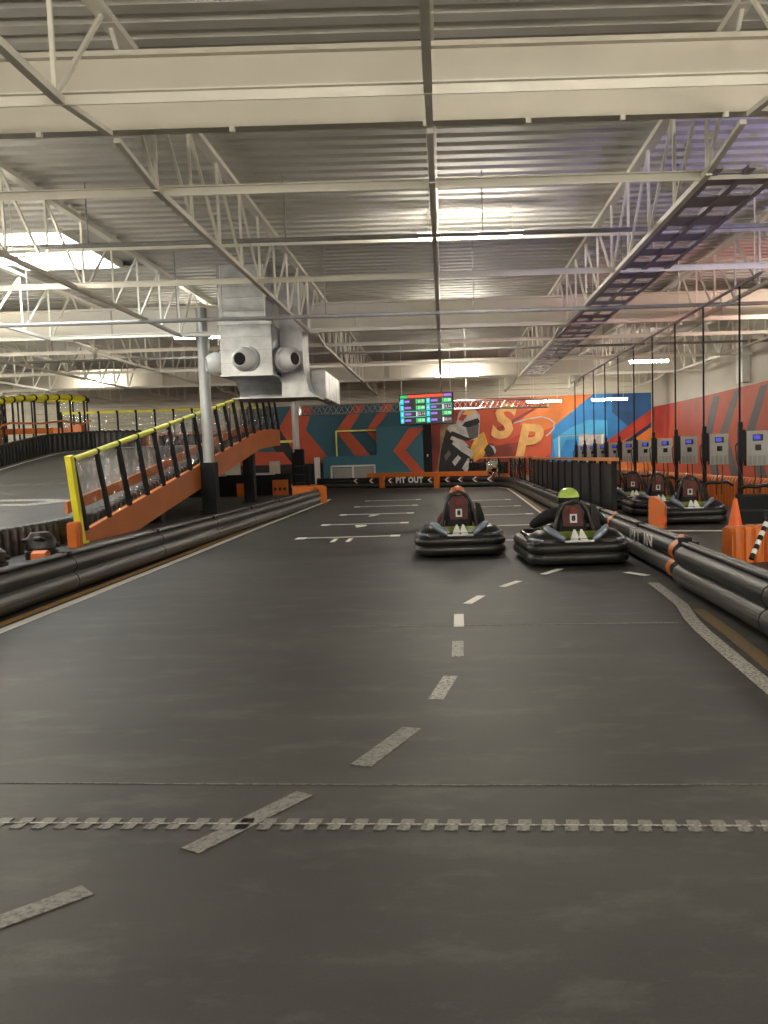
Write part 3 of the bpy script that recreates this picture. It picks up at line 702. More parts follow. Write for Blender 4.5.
# painted marks on the ramp
def ramp_mark(name, pts):
    v = [Vector((x, y, rz(y) + .012)) for x, y in pts]; MB().poly(v, (0, 0, .004)).build(name, M_pwhite2 if name == 'ramp_dash' else M_pwhite, ramp)
for x in (-15.4, -14.7, -14.0, -13.3, -12.6, -11.9, -11.2, -10.5): ramp_mark('ramp_dash', [(x, 27.8), (x + .45, 27.75), (x + .45, 28.1), (x, 28.15)])
ramp_mark('ramp_arrow', [(-13.6, 24.4), (-11.2, 24.1), (-10.1, 24.75), (-11.0, 25.1), (-13.6, 25.3), (-13.6, 25.05), (-11.4, 24.85), (-10.9, 24.7), (-11.4, 24.45), (-13.6, 24.7)])
ramp_mark('ramp_dash', [(-13.2, 23.5), (-11.5, 23.3), (-11.5, 23.55), (-13.2, 23.75)])
ramp_mark('ramp_arrow', [(-13.6, 24.85), (-12.3, 24.7), (-12.3, 24.95), (-13.6, 25.15)])
for i, pth in enumerate([[(-15.4, 19.5), (-15.4, 33), (-15.2, 35.5), (-14.3, 37.4), (-12.5, 38.3), (-9, 38.4)]]):
    pp = resample(pth, .5); MB().sweep([(p.x, p.y, rz(p.y) + .008) for p in pp], [(-.05, 0), (.05, 0), (.05, .006), (-.05, .006)]).build('ramp_edge_line', M_pclean, ramp)
ribbed('ribbed_barrier', 'black ribbed barrier along the right edge of the ramp inside the clear guard', [(-7.95, 15.2), (-7.95, 20), (-7.95, 30), (-7.95, 40)], .52, .30, M_black, .30, zr, 'ramp barriers')
ribbed('ribbed_barrier', 'black ribbed barrier curving round the upper left edge of the ramp', [(-15.9, 24), (-15.9, 33), (-15.7, 35.8), (-14.6, 38), (-12.9, 38.8)], .75, .30, M_black, .24, zr, 'ramp barriers')
t = ribbed('ribbed_barrier', 'black barrier across the back of the upper ramp deck', [(-12.2, 38.95), (-8.0, 39.0)], .5, .3, M_matte, .4, zr, 'ramp barriers')
t = thing('orange_barrier_block', 'bright orange barrier block on the back corner of the upper ramp deck', 'barrier', (-13.9, 38.2, 2.35))
b = at(70, 426, 38.2); q = at(84, 437, 38.2)
MB().box(b.x, q.x, 38.0, 38.4, q.z - .15, b.z + .02).build('block_body', M_orange, t)
MB().box(b.x + .05, q.x - .05, 38.05, 38.35, 2.35, q.z - .15).build('block_foot', M_matte, t)

def guard(label, base, top, n, rail_m, rail_r=.07, post_w=.10, panels=True, end_post=False, mid=None, name='guard_rail'):
    """base/top: lists of 3-D polyline points"""
    def pt(pl, u):
        P = [Vector(p) for p in pl]; ls = [(b - a).length for a, b in zip(P, P[1:])]; s = u * sum(ls)
        for a, b, l in zip(P, P[1:], ls):
            if s <= l + 1e-6: return a.lerp(b, s / l)
            s -= l
        return P[-1]
    t = thing(name, label, 'guard rail', pt(base, .5), 'guard rails')
    MB().tube([Vector(p) for p in top], rail_r, 10).build('top_rail', rail_m, t, smooth=.9)
    for i in range(n + 1):
        u = i / n; a = pt(base, u); b = pt(top, u)
        MB().bar(a, b, post_w * .6, post_w).build('post', M_matte, t)
        MB().tube([b + Vector((0, -.05, 0)), b + Vector((0, .05, 0))], rail_r * 1.2, 8).build('rail_clamp', M_matte, t, smooth=.9)
        if panels and i < n:
            c = pt(base, (i + 1) / n); d = pt(top, (i + 1) / n)
            q = [a.lerp(c, .06) + (b - a) * .02, a.lerp(c, .94) + (d - c) * .02, b.lerp(d, .94) - (d - c) * .06, b.lerp(d, .06) - (b - a) * .06]
            MB().add(q, [(0, 1, 2, 3)]).build('clear_panel', M_clear, t)
    return t
bs = [(-7.5, y, st_top(y)) for y in (18.75, 22, 25, 28, 31, 34, 37, 39, 41.4)]
tp = [(-7.58, y - .32 - .012 * (y - 18), st_top(y) + 1.46) for y in (18.75, 22, 25, 28, 31, 34, 37, 39, 41.4)]
gr = guard('clear panel guard with lime yellow top rail climbing the orange ramp side', bs, tp, 17, M_ylime, .062, .13)
MB().bar((-7.50, 18.45, -.0), (-7.50, 18.1, 1.80), .12, .17).build('end_post', M_yel, gr)
MB().box(-7.62, -7.4, 18.3, 18.6, 0, .05).build('end_post_foot', M_yel, gr)
guard('yellow railed guard along the back of the upper ramp deck', [(-16.5, 39.3, 2.35), (-7.6, 39.3, 2.35)], [(-16.5, 39.3, 3.92), (-7.6, 39.3, 3.92)], 11, M_yel, .05, .09)
guard('tall yellow railed guard curving at the top left of the ramp', [(-16.2, 26, 1.2), (-16.1, 31.5, 2.0), (-15.9, 34.5, 2.7), (-15.4, 36.8, 2.8), (-14.9, 37.8, 2.8)], [(-16.2, 26, 3.2), (-16.1, 31.5, 3.85), (-15.9, 34.5, 4.25), (-15.4, 36.8, 4.42), (-14.9, 37.8, 4.42)], 17, M_yel, .11, .08, False)
guard('second yellow railed guard behind the tall curved one at top left', [(-19.0, 33.5, 2.35), (-18.3, 38.2, 2.6), (-17.0, 39.6, 2.6), (-15.6, 39.9, 2.6)], [(-19.0, 33.5, 4.2), (-18.3, 38.2, 4.5), (-17.0, 39.6, 4.55), (-15.6, 39.9, 4.5)], 14, M_yel, .10, .07, True)
# orange straps and boards behind those rails
o = MB().sweep([(-18.8, 33.4, 2.9), (-18.0, 38.0, 3.15), (-16.9, 39.3, 3.2), (-15.5, 39.6, 3.15)], [(-.05, -.12), (.05, -.12), (.05, .12), (-.05, .12)]).build('orange_board', M_orange); tag(o, 'orange board on the curved guard at top left', 'board')
o = MB().tube([(-16.0, 26, 2.2), (-15.95, 29, 2.65), (-15.85, 31, 2.8), (-15.75, 33, 3.25), (-15.5, 35, 3.3), (-15.2, 36.3, 3.45), (-14.9, 37.4, 3.35), (-14.7, 37.9, 3.5)], .04, 6).build('orange_strap', M_orange, smooth=.9); tag(o, 'wavy orange strap hung across the tall curved guard posts at left', 'strap')
o = MB().box(-16.4, -7.7, 39.75, 39.95, 2.35, 3.0).build('orange_board', M_ostr); tag(o, 'long orange board behind the back guard of the upper deck', 'board')
o = MB().sweep([(-8.25, y, rz(y) + .62) for y in (19.6, 24, 30, 37, 40)], [(-.03, -.10), (.03, -.10), (.03, .16), (-.03, .16)]).build('orange_rail', M_ostr); tag(o, 'low orange rail seen through the clear ramp guard', 'rail')

# ramp supports and things under the deck
for i, (x, y, wd, lb) in enumerate([(-7.9, 24.6, .34, 'short black post under the middle of the orange ramp beam'), (-7.7, 29.4, .34, 'black post under the orange beam just behind the grey column'), (-7.75, 35.9, .42, 'thick black post under the upper end of the orange ramp beam'), (-12.4, 35.6, .5, 'black post deep under the upper ramp deck')]):
    h = max(.2, min(st_bot(y), rz(y) - .2))
    t = thing('ramp_post', lb, 'post', (x, y, 0)); MB().box(x - wd / 2, x + wd / 2, y - wd / 2, y + wd / 2, .03, h).build('post_shaft', M_matte, t); MB().box(x - wd / 2 - .08, x + wd / 2 + .08, y - wd / 2 - .08, y + wd / 2 + .08, 0, .03).build('post_foot', M_matte, t)
p0 = at(301, 447, 43.5)
t = thing('black_post', 'black padded post right of the far white column', 'post', (p0.x, 43.5, 0))
MB().box(p0.x - .3, p0.x + .12, 43.3, 43.7, 0, p0.z - .1).build('post_pad', M_matte, t); MB().box(p0.x + .12, p0.x + .36, 43.35, 43.65, 0, p0.z - .9).build('post_pad', M_matte, t)
for z in (.5, .9, 1.3): MB().box(p0.x - .31, p0.x + .13, 43.28, 43.3, z, z + .05).build('pad_strap', M_dark, t)
# columns
for x, y, zt, lb in ((-7.27, 27.95, HT - .42, 'grey steel column in front of the orange ramp beam'), (-7.32, 44.95, HT - .42, 'white steel column before the big orange chevron at the far wall')):
    t = thing('roof_column', lb, 'column', (x, y, 0), 'roof columns')
    MB().tube([(x, y, .02), (x, y, zt)], .17, 16).build('column_shaft', M_col, t, smooth=.9)
    MB().box(x - .22, x + .22, y - .22, y + .22, 0, 1.6 if y < 40 else 2.0).build('column_pad', M_matte, t)
    MB().box(x - .25, x + .25, y - .2, y + .2, HG - .04, HG).build('cap_plate', M_steel, t)
# dark low barrier, orange blocks and boards seen under the bridge
def px_box(name, label, cat, x0, y0, x1, y1, Y, dep, m, group=None):
    a = at(x0, y0, Y); b = at(x1, y1, Y)
    o = MB().box(a.x, b.x, Y, Y + dep, max(0, b.z), a.z).build(name, m); return tag(o, label, cat, group)
o = MB().box(-12.5, -7.3, 42.6, 42.9, 0, 1.0).build('dark_barrier', M_matte); tag(o, 'long dark barrier under the ramp bridge', 'barrier')
o = MB().box(-12.3, -10.3, 42.4, 42.58, .96, 1.06).build('white_rail', M_white); tag(o, 'pale rail on the dark barrier left of the thick black post', 'rail')
o = MB().box(-9.1, -8.0, 42.4, 42.58, .96, 1.06).build('white_rail', M_white); tag(o, 'pale rail on the dark barrier right of the thick black post', 'rail')
o = MB().box(-12.8, -10.6, 46.8, 47.0, .0, 2.05).build('beige_panel', M_siding); tag(o, 'beige panel standing under the bridge, left of the thick black post', 'panel')
o = MB().box(-9.45, -8.9, 48.8, 49.0, .0, 1.6).build('beige_door', M_siding); tag(o, 'pale door under the bridge beside the far white column', 'door')
o = MB().box(-7.4, -7.1, 51.5, 51.7, 0, 1.75).build('white_board', M_white); tag(o, 'small white board beside the teal block', 'panel')
o = MB().box(-9.9, -7.3, 45.3, 45.42, 2.5, 2.62).box(-9.9, -9.8, 45.3, 45.42, 0, 2.5).box(-7.4, -7.3, 45.3, 45.42, 0, 2.5).build('yellow_rail', M_ylime); tag(o, 'yellow rail under the bridge left of the far white column', 'rail')
for x0, x1, z0, z1, y, lb in [(-8.05, -7.35, .1, .72, 42.1, 'orange barrier block with slots under the bridge by the white column'), (-9.7, -9.2, 0, .6, 42.0, 'small orange block under the bridge by the thick post')]:
    t = thing('orange_block', lb, 'barrier', ((x0 + x1) / 2, y, 0)); MB().box(x0, x1, y, y + .3, z0 * 0, z1).build('block_body', M_orange, t)
    if x1 - x0 > .6:
        for k in range(3): MB().box(x0 + .08 + k * .22, x0 + .18 + k * .22, y - .02, y, .22, .36).build('block_slot', M_matte, t)
t = thing('orange_block', 'orange rounded block capping the far end of the left barrier', 'barrier', (-4.75, 33.2, 0))
MB().sweep([(-5.6, 33.3), (-4.9, 33.2), (-4.62, 33.05), (-4.5, 32.85)], [(-.2, 0), (.12, 0), (.16, .3), (.1, .6), (-.05, .66), (-.2, .6)]).build('block_body', M_orange, t, smooth=.8)
# clutter between the left barrier and the ramp foot
ribbed('orange_bollard', 'small orange plastic block against the black ribbed barrier at the ramp foot', [(-7.3, 17.5), (-7.3, 17.8)], .50, .22, M_orange, .18, cat='barrier')
o = thing('orange_bollard', 'low orange plastic piece just behind the left rail barrier', 'barrier', (-6.55, 14.1, 0))
MB().sweep([(-6.5, 14.1), (-6.28, 14.1)], [(-.12, 0), (.12, 0), (.10, .24), (0, .28), (-.10, .24)]).build('block_body', M_orange, o, smooth=.7)
for (x, y, r, h, lb) in ((-7.05, 15.6, .26, .46, 'lumpy black plastic barrier end beside the small orange block'), (-7.2, 14.0, .3, .36, 'black plastic lump at the left picture edge behind the barrier'), (-6.9, 12.9, .28, .33, 'low black plastic lump near the left picture edge')):
    t = thing('barrier_end', lb, 'barrier', (x, y, 0)); MB().lathe([(r, 0), (r * 1.05, h * .3), (r * .9, h * .34), (r, h * .4), (r * .95, h * .75), (r * .6, h), (.03, h * 1.02)], 14, c=(x, y, 0)).build('end_body', M_black, t, smooth=.7)
    MB().tube([(x - r, y - .1, h * .7), (x + .1, y - r, h * .8), (x + r, y + .1, h * .5)], .04, 8).build('end_hose', M_black, t, smooth=.9)

bk = [(3.3, 46.6), (2.3, 47.2), (1.3, 47.5)]
tag(MB().sweep(bk, [(-.05, 0), (.05, 0), (.05, .62), (-.05, .62)]).build('orange_board', M_mor2), 'orange board low behind the see-through far pit fence', 'board')
tag(MB().sweep([(x, y + .2) for x, y in bk], [(-.05, 0), (.05, 0), (.05, 1.2), (-.05, 1.2)]).build('dark_board', M_matte), 'dark board behind the see-through far pit fence', 'board')
# ================================================================== DUCT
t = thing('ventilation_duct', 'galvanized ventilation duct with three ball nozzles hanging beside the grey column', 'duct', (-5.3, 25.5, 3.9))
DY = 24.8
a = at(221, 376, DY); b = at(273, 376, DY); zb = a.z
MB().box(a.x, b.x - .12, DY + .06, DY + 1.1, 5.3, HD + .14).build('duct_riser', M_galv, t)
MB().box(a.x + .02, b.x, DY, DY + 1.25, zb, 5.32).build('duct_plenum', M_galv, t)
MB().box(a.x - .04, b.x + .04, DY - .04, DY + 1.3, 5.28, 5.36).build('duct_flange', M_galv, t)
MB().box(a.x - .03, b.x - .08, DY + .02, DY + 1.15, 6.0, 6.05).build('duct_flange', M_galv, t)
MB().box(a.x - .02, b.x + .03, DY - .03, DY + 1.28, zb - .02, zb + .03).build('duct_flange', M_galv, t)
for z in (4.25, 4.6, 4.95): MB().box(a.x + .015, b.x + .005, DY - .006, DY, z, z + .015).build('duct_seam', M_pipe, t)
for z in (5.65, 6.3): MB().box(a.x - .005, b.x - .115, DY + .054, DY + .06, z, z + .015).build('duct_seam', M_pipe, t)
def nozzle(p, d, R):
    d = Vector(d).normalized(); s, u = frame(d); Rm = Matrix(((s.x, u.x, d.x), (s.y, u.y, d.y), (s.z, u.z, d.z))).to_3x3()
    n = MB().lathe([(R * .95, -.3), (R * .95, .0), (R * 1.15, .0), (R * 1.15, .06), (R * .98, .06), (R * 1.06, .14), (R * 1.08, .22), (R * .98, .32), (R * .8, .42), (R * .62, .47), (R * .56, .44)], 24, R=Rm, c=p).build('nozzle', M_white, t, smooth=.7)
    MB().lathe([(R * .56, .445), (R * .5, .38), (.01, .375)], 20, R=Rm, c=p).build('nozzle_throat', M_visor, n)
    MB().lathe([(R * .93, -.12), (R * 1.2, -.12), (R * 1.2, -.02), (R * .93, -.02)], 20, R=Rm, c=p).build('nozzle_collar', M_galv, n)
c = at(247, 359, DY); nozzle((c.x, DY + .02, c.z), (-.25, -1, -.08), .30)
nozzle((a.x - .05, DY + .55, c.z - .05), (-1, -.45, -.05), .30)
nozzle((b.x + .22, DY + .5, c.z), (1, -.75, 0), .30)
# curved transition behind the plenum
xr = at(311, 360, 27.0).x; pr = []
y0, y1, zt, zl = DY + .5, 28.4, 5.4, at(312, 398, 27.0).z
for i in range(9):
    u = i / 8 * PI / 2; pr.append((y0 + 1.3 * math.sin(u) - 0.0, zb - (zb - zl) * (1 - math.cos(u)) * 1.0))
prof = [(y0, zb)] + pr[1:] + [(y1, zl), (y1, zt), (y0 + .8, zt)]
MB().poly([(a.x + .1, y, z) for y, z in prof], (b.x - .1 - a.x, 0, 0)).build('duct_transition', M_galv, t)
pr = [(b.x, zt)]; xa = b.x
sw = [(xa, zl), (xr + .25, zl), (xr + .06, zl + .12), (xr - .05, zl + .45), (xr - .1, zl + .9), (xr - .1, zt + 1.3), (xa, zt + 1.3)]
MB().poly([(x, 26.1, z) for x, z in sw], (0, 1.2, 0)).build('duct_elbow', M_galv, t)
MB().box(a.x, xr + .25, 26.05, 27.6, zl - .03, zl).build('duct_bottom_sheet', M_galv, t)
ext = MB().box(xr - .02, xr + .36, 27.3, 31, zl + .02, zl + .82); ext.build('duct_branch', M_galv, t)
rb = MB().box(-.0, .40, -.02, .02, 0, .86).mesh('duct_rib', M_galv)
for i in range(5): link('duct_rib', rb, t, Vector((xr - .03, 27.4 + i * .85, zl)) - t.location)
for x in (a.x + .1, b.x - .15): MB().tube([(x, DY + .03, 5.3), (x, DY + .03, HD)], .012, 6).build('hanger_rod', M_steel, t)

# ================================================================== LIGHTS
def tube_light(label, x0, x1, y, z, tilt=0.0):
    t = thing('tube_light', label, 'light', ((x0 + x1) / 2, y, z), 'tube lights')
    MB().box(x0 - .05, x1 + .05, y - .06, y + .06, z + .055, z + .10).build('light_housing', M_white, t)
    MB().tube([(x0, y, z), (x1, y, z)], .05, 8).build('light_tube', M_tube, t, smooth=.9)
    for x in (x0 + .2, x1 - .2): MB().box(x - .008, x + .008, y - .008, y + .008, z + .10, HD + .16).build('hanger_wire', M_steel, t)
    return t
a_, b_ = at(419, 237, 19.6), at(522, 233, 19.6)
tube_light('lit tube light hanging over the track right of the middle joist', a_.x, b_.x, 19.6, (a_.z + b_.z) / 2)
a_, b_ = at(437, 376, 43.9), at(478, 376, 43.9)
tube_light('lit tube light above the scoreboard just before the farthest girder', a_.x, b_.x, 43.9, a_.z)
a_, b_ = at(592, 400, 50), at(627, 399, 50); tube_light('lit tube light in front of the blue mural', a_.x, b_.x, 50, a_.z)
a_, b_ = at(527, 402, 50), at(561, 401, 50); tube_light('lit tube light in front of the orange mural near the truss end', a_.x, b_.x, 50, a_.z)
a_, b_ = at(80, 382, 44), at(109, 382, 44); tube_light('lit tube light far back above the upper ramp deck', a_.x, b_.x, 44, a_.z)
a_, b_ = at(175, 338, 31), at(222, 337, 31); tube_light('lit tube light behind the grey column', a_.x, b_.x, 31, a_.z)
a_, b_ = at(630, 362, 39), at(668, 360, 39); tube_light('lit tube light over the charging row by the right wall', a_.x, b_.x, 39, a_.z)
a_, b_ = at(-20, 263, 17.2), at(24, 261, 17.2); tube_light('lit tube light under the skylight at the left picture edge', a_.x, b_.x, 17.2, a_.z)
xs = [('left bay', -12.5), ('far left bay', -20.5), ('outer left bay', -28.0)]
n = 0
for nm, x in xs:
    for yy, w2 in ((3.5, 'near'), (14.5, 'first'), (25.5, 'middle'), (35.0, 'next'), (49.5, 'back')):
        if (nm == 'left bay' and yy in (14.5,)): continue
        x = min(x, -.52 * yy - 2.6) if nm == 'left bay' else min(x, -.52 * yy - 6.5) if nm == 'far left bay' else x
        if x < -31: continue
        tube_light('lit tube light in the %s, %s row' % (nm, w2), x, x + 2.2, yy, 5.2)
for x, y, lb in ((-.6, 4.0, 'lit tube light above the track before the nearest girder'), (-.6, -4, 'lit tube light above the track behind the camera'), (-6.6, -2, 'lit tube light behind the camera to the left'), (6, 2, 'lit tube light to the right of the camera'), (8.4, 14, 'unseen fill tube light hung low over the near pit lane at right'), (9.6, 25, 'unseen fill tube light hung low over the middle pit lane at right'), (-.6, 31.5, 'lit tube light over the track before the scoreboard')):
    tube_light(lb, x, x + 2.2, y, 5.0 if x > 8 else 6.2)  # pit lane tubes are unseen fill, lowered to brighten the deck
for i, (x, y, z) in enumerate([(-8.5, -4.0, 3.6), (-1.2, -8.5, 3.6), (6.0, -4.0, 3.6), (-12.0, -.5, 3.8), (8.0, 6.0, 3.4), (-10.2, 12.5, 4.8), (-15.0, 20.0, 4.6), (-21.5, 29.0, 4.8)]):  # low tubes outside the view, added to brighten deck and joist undersides
    tube_light('added unseen fill tube hung low, %s' % ('behind the camera at left', 'straight behind the camera', 'behind the camera at right', 'left of the picture', 'right of the picture', 'over the floor left of the ramp foot', 'left of the middle of the ramp', 'left of the upper ramp deck')[i], x, x + 2.4, y, z)

# ================================================================== LIGHTING TRUSS AND SCOREBOARD
def box_truss(label, p, q, s=.36, n=16):
    p = Vector(p); q = Vector(q); d = (q - p).normalized(); a = Vector((0, 1, 0)) * s / 2; b = Vector((0, 0, 1)) * s / 2
    t = thing('lighting_truss', label, 'truss', (p + q) / 2, 'lighting trusses'); cs = [(i * a + j * b) for i, j in ((-1, -1), (1, -1), (1, 1), (-1, 1))]
    for c in cs: MB().tube([p + c, q + c], .03, 6).build('truss_chord', M_alu, t, smooth=.9)
    w_ = MB(); ln = (q - p).length
    for i in range(n):
        u = p + d * ln * i / n; v = p + d * ln * (i + 1) / n
        for k in range(4):
            c0, c1 = cs[k], cs[(k + 1) % 4]
            if i % 2: c0, c1 = c1, c0
            w_.tube([u + c0, v + c1], .016, 5)
    o = w_.build('truss_lacing', M_alu, t, smooth=.9); o['kind'] = 'stuff'
    for e in (p, q): 
        f = MB()
        for k in range(4): f.tube([e + cs[k], e + cs[(k + 1) % 4]], .03, 6)
        f.build('truss_end_frame', M_alu, t)
    for u in (.15, .5, .85):
        e = p.lerp(q, u); MB().tube([e + b, Vector((e.x, e.y, HD + .14))], .012, 5).build('hanger_wire', M_steel, t)
box_truss('white lattice lighting truss left of the scoreboard', at(300, 411, 44), at(400, 407, 44), .42, 18)
box_truss('white lattice lighting truss right of the scoreboard', at(452, 405, 45), at(548, 403, 45), .40, 18)
sb = thing('scoreboard_screen', 'black race scoreboard screen of timing rows hanging over the far track', 'screen', (0, 0, 0))
sb.location = at(426, 409, 43.6)
al = math.radians(-20); W, Hh = 2.70, 1.42
def sbox(name, x0, x1, z0, z1, d, m, par=None):
    o = MB().box(x0, x1, -d, 0.0, z0, z1).mesh(name, m); o = link(name, o, par or sb); return o
bz = sbox('screen_case', -W / 2 - .03, W / 2 + .03, -Hh / 2 - .03, Hh / 2 + .03, -.12, M_matte)
sbox('display', -W / 2, W / 2, -Hh / 2, Hh / 2, .012, M_scr)
sbox('header_bar', -W / 2 + .45, W / 2 - .45, Hh / 2 - .15, Hh / 2 - .01, .016, M_sred)
sbox('header_flag', -W / 2 + .02, -W / 2 + .42, Hh / 2 - .15, Hh / 2 - .02, .016, M_sgreen)
sbox('header_clock', W / 2 - .42, W / 2 - .03, Hh / 2 - .14, Hh / 2 - .02, .016, M_spurp)
times = [['21.77', '21.88', '22.14', '22.02'], ['21.80', '22.31', '21.93', '22.11']]
for c in (0, 1):
    x0 = -W / 2 + .02 + c * W / 2
    for r in range(4):
        zt = Hh / 2 - .20 - r * .302; zb_ = zt - .25
        hl = (c, r) in ((0, 2), (1, 1))
        if hl: sbox('row_frame', x0, x0 + W / 2 - .04, zb_ - .02, zt + .03, .015, M_steal); sbox('row_fill', x0 + .16, x0 + W / 2 - .06, zb_ + .02, zt - .01, .018, M_scr)
        sbox('position_tile', x0 + .01, x0 + .19, zb_, zt, .020, M_scyan)
        sbox('name_bar', x0 + .24, x0 + .24 + random.uniform(.24, .36), zb_ + .08, zt - .07, .020, M_spurp)
        rd = (c, r) in ((0, 2), (1, 1), (1, 3))
        sbox('lap_mark', x0 + .82, x0 + .89, zb_ + .02, zt - .02, .020, M_swhite if rd else M_sgreen)
        sbox('time_tile', x0 + .92, x0 + 1.27, zb_ + .03, zt - .03, .018, M_mdred if rd else M_sgreen)
        o = link('time_digits', text_mesh('time_digits', times[c][r], .17, M_swhite, .002), sb); o.matrix_basis = basis((1, 0, 0), (0, 0, 1), (0, -1, 0), (x0 + 1.09, -.022, (zt + zb_) / 2))
        o = link('position_digit', text_mesh('position_digit', str(r + 1 + 4 * c), .17, M_swhite, .002), sb); o.matrix_basis = basis((1, 0, 0), (0, 0, 1), (0, -1, 0), (x0 + .10, -.024, (zt + zb_) / 2))
for x in (-W / 2 + .1, W / 2 - .1): link('hanger_wire', MB().box(x - .015, x + .015, .03, .06, Hh / 2, HD + .14 - sb.location.z).mesh('hanger_wire', M_steel), sb)
sb.rotation_euler.z = al

# ================================================================== PIT FENCE (right)
fx = 3.55
t = thing('pit_fence', 'dark panel fence with orange handrail behind the right barrier', 'fence', (fx, 26, 0))
ps = [18.9 + 1.5 * i for i in range(12)]
for i, y in enumerate(ps):
    MB().box(fx - .05, fx + .05, y - .05, y + .05, 0, 1.36).build('fence_post', M_matte, t)
    if i < len(ps) - 1: MB().box(fx - .015, fx + .015, y + .07, y + 1.43, .08, 1.30).build('fence_panel', M_dark, t)
MB().box(fx - .08, fx + .08, ps[0] - .15, ps[-1] + .1, 1.36, 1.43).build('handrail', M_wood, t)
t = thing('far_pit_fence', 'see-through fence of thin dark posts curving behind the far barrier', 'fence', (3, 42, 0))
cv = [(3.55, 35.6), (3.6, 38), (3.62, 40.5), (3.55, 42.5), (3.25, 44.3), (2.75, 45.6), (2.1, 46.4), (1.35, 46.9)]
for i, (x, y) in enumerate(cv):
    MB().box(x - .04, x + .04, y - .04, y + .04, 0, 1.42).build('fence_post', M_matte, t)
    if i < len(cv) - 1:
        q = cv[i + 1]; MB().add([(x, y, .1), (q[0], q[1], .1), (q[0], q[1], 1.38), (x, y, 1.38)], [(0, 1, 2, 3)]).build('clear_panel', M_clear, t)
MB().sweep([(3.55, 35.6)] + cv[1:], [(-.06, 1.42), (.06, 1.42), (.06, 1.48), (-.06, 1.48)]).build('handrail', M_wood, t)

# ================================================================== CHARGING ROW
BX, BP = 6.86, 2.755
def station():
    t = thing('charging_station', '', 'charger', (0, 0, 0), 'charging stations along the pit wall')
    B = lambda nm, m, *a: MB().box(*a).build(nm, m, t)
    B('mast', M_matte, -.36, -.27, .06, .15, .02, 2.12)
    B('mast_foot', M_matte, -.46, -.16, -.05, .28, 0, .02)
    B('mast_arm', M_matte, -.30, .2, .1, .16, 1.5, 1.6)
    B('mast_bracket', M_matte, -.40, -.26, -.14, .0, 1.25, 1.95)
    bx = B('cabinet', M_grey, -.23, .23, -.12, .10, 1.16, 1.92)
    bx.data.materials[0] = M_grey
    lc = MB().box(-.10, .12, -.126, -.12, 1.70, 1.84).build('lcd_bezel', M_visor, t); MB().box(-.08, .06, -.130, -.126, 1.73, 1.82).build('lcd', M_lcd, lc)
    B('dark_square', M_visor, -.05, .08, -.126, -.12, 1.49, 1.62)
    for i in range(4): B('vent_slat', M_greyd, -.19 + i * .1, -.12 + i * .1, -.13, -.12, 1.18, 1.38)
    B('cabinet_side', M_matte, -.245, -.23, -.12, .10, 1.16, 1.92)
    for x in (-.03, .10): MB().tube([(x, 0, 1.17), (x + .01, -.03, .9), (x - .02, -.02, .62), (x, .05, .4)], .014, 6).build('charge_lead', M_black, t, smooth=.9)
    MB().tube([(-.3, .0, 1.8), (-.46, -.1, 1.6), (-.44, -.12, 1.3), (-.33, -.1, .9), (-.36, -.05, .55)], .018, 6).build('looped_lead', M_black, t, smooth=.9)
    MB().tube([(-.34, .05, .66), (-.2, -.1, .72), (0, -.14, .70), (.2, -.05, .73), (.38, .02, .62)], [.03, .05, .04, .05, .03], 8).build('lead_bundle', M_black, t, smooth=.9)
    MB().tube([(-.33, .1, 2.1), (-.33, .1, 5.06)], .022, 6).build('power_drop', M_matte, t, smooth=.9)
    return t
orw = ['nearest the camera', 'second from the near end', 'third from the near end', 'fourth from the near end', 'fifth from the near end', 'sixth from the near end', 'fourth from the far end', 'third from the far end', 'second from the far end', 'at the far end']
st = station()
for i in range(10):
    o = st if i == 0 else copy_tree(st)
    o.location = (BX, 19.85 + BP * i, 0); o.rotation_euler.z = math.radians(-6)
    o['label'] = 'grey charging cabinet on a black mast, %s of the row' % orw[i]
t = thing('power_busbar', 'dark conduit from which the charger power leads hang', 'conduit', (6.53, 32, 5.08))
MB().box(6.51, 6.56, 18.5, 46, 5.05, 5.10).build('busbar_rail', M_violet, t)
for y in (19, 25, 31, 37, 43): MB().box(6.52, 6.54, y - .01, y + .01, 5.1, HD + .1).build('hanger_rod', M_steel, t)
t = thing('ladder_grid', 'violet-grey ladder-shaped grid running beside the first joist line right of middle', 'cable tray', (4.2, 26, HB))  # long rails crossed by wide flat rungs, one violet-grey grid
for x in (3.80, 4.24, 4.70): MB().box(x - .05, x + .05, 12.4, 43, HB + .02, HB + .08).build('ladder_rail', M_violet, t)
rg = MB().box(-.49, .49, -.28, .28, 0, .02).mesh('ladder_rung', M_violet)
for i in range(27): link('ladder_rung', rg, t, (.05, 12.9 + 1.12 * i - 26, .03))
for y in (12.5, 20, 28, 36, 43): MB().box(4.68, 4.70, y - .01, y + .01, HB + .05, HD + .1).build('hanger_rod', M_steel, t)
ribbed('orange_ribbed_barrier', 'long orange ribbed barrier behind the charging cabinets', [(7.75, 19), (7.75, 32), (7.75, 47)], .80, .34, M_orange, .26, rib_stuff=False)
ribbed('orange_ribbed_barrier', 'orange ribbed barrier behind the right rail beside the striped strap', [(3.82, 12.2), (4.9, 12.4), (6.2, 12.6)], .50, .34, M_orange, .15)
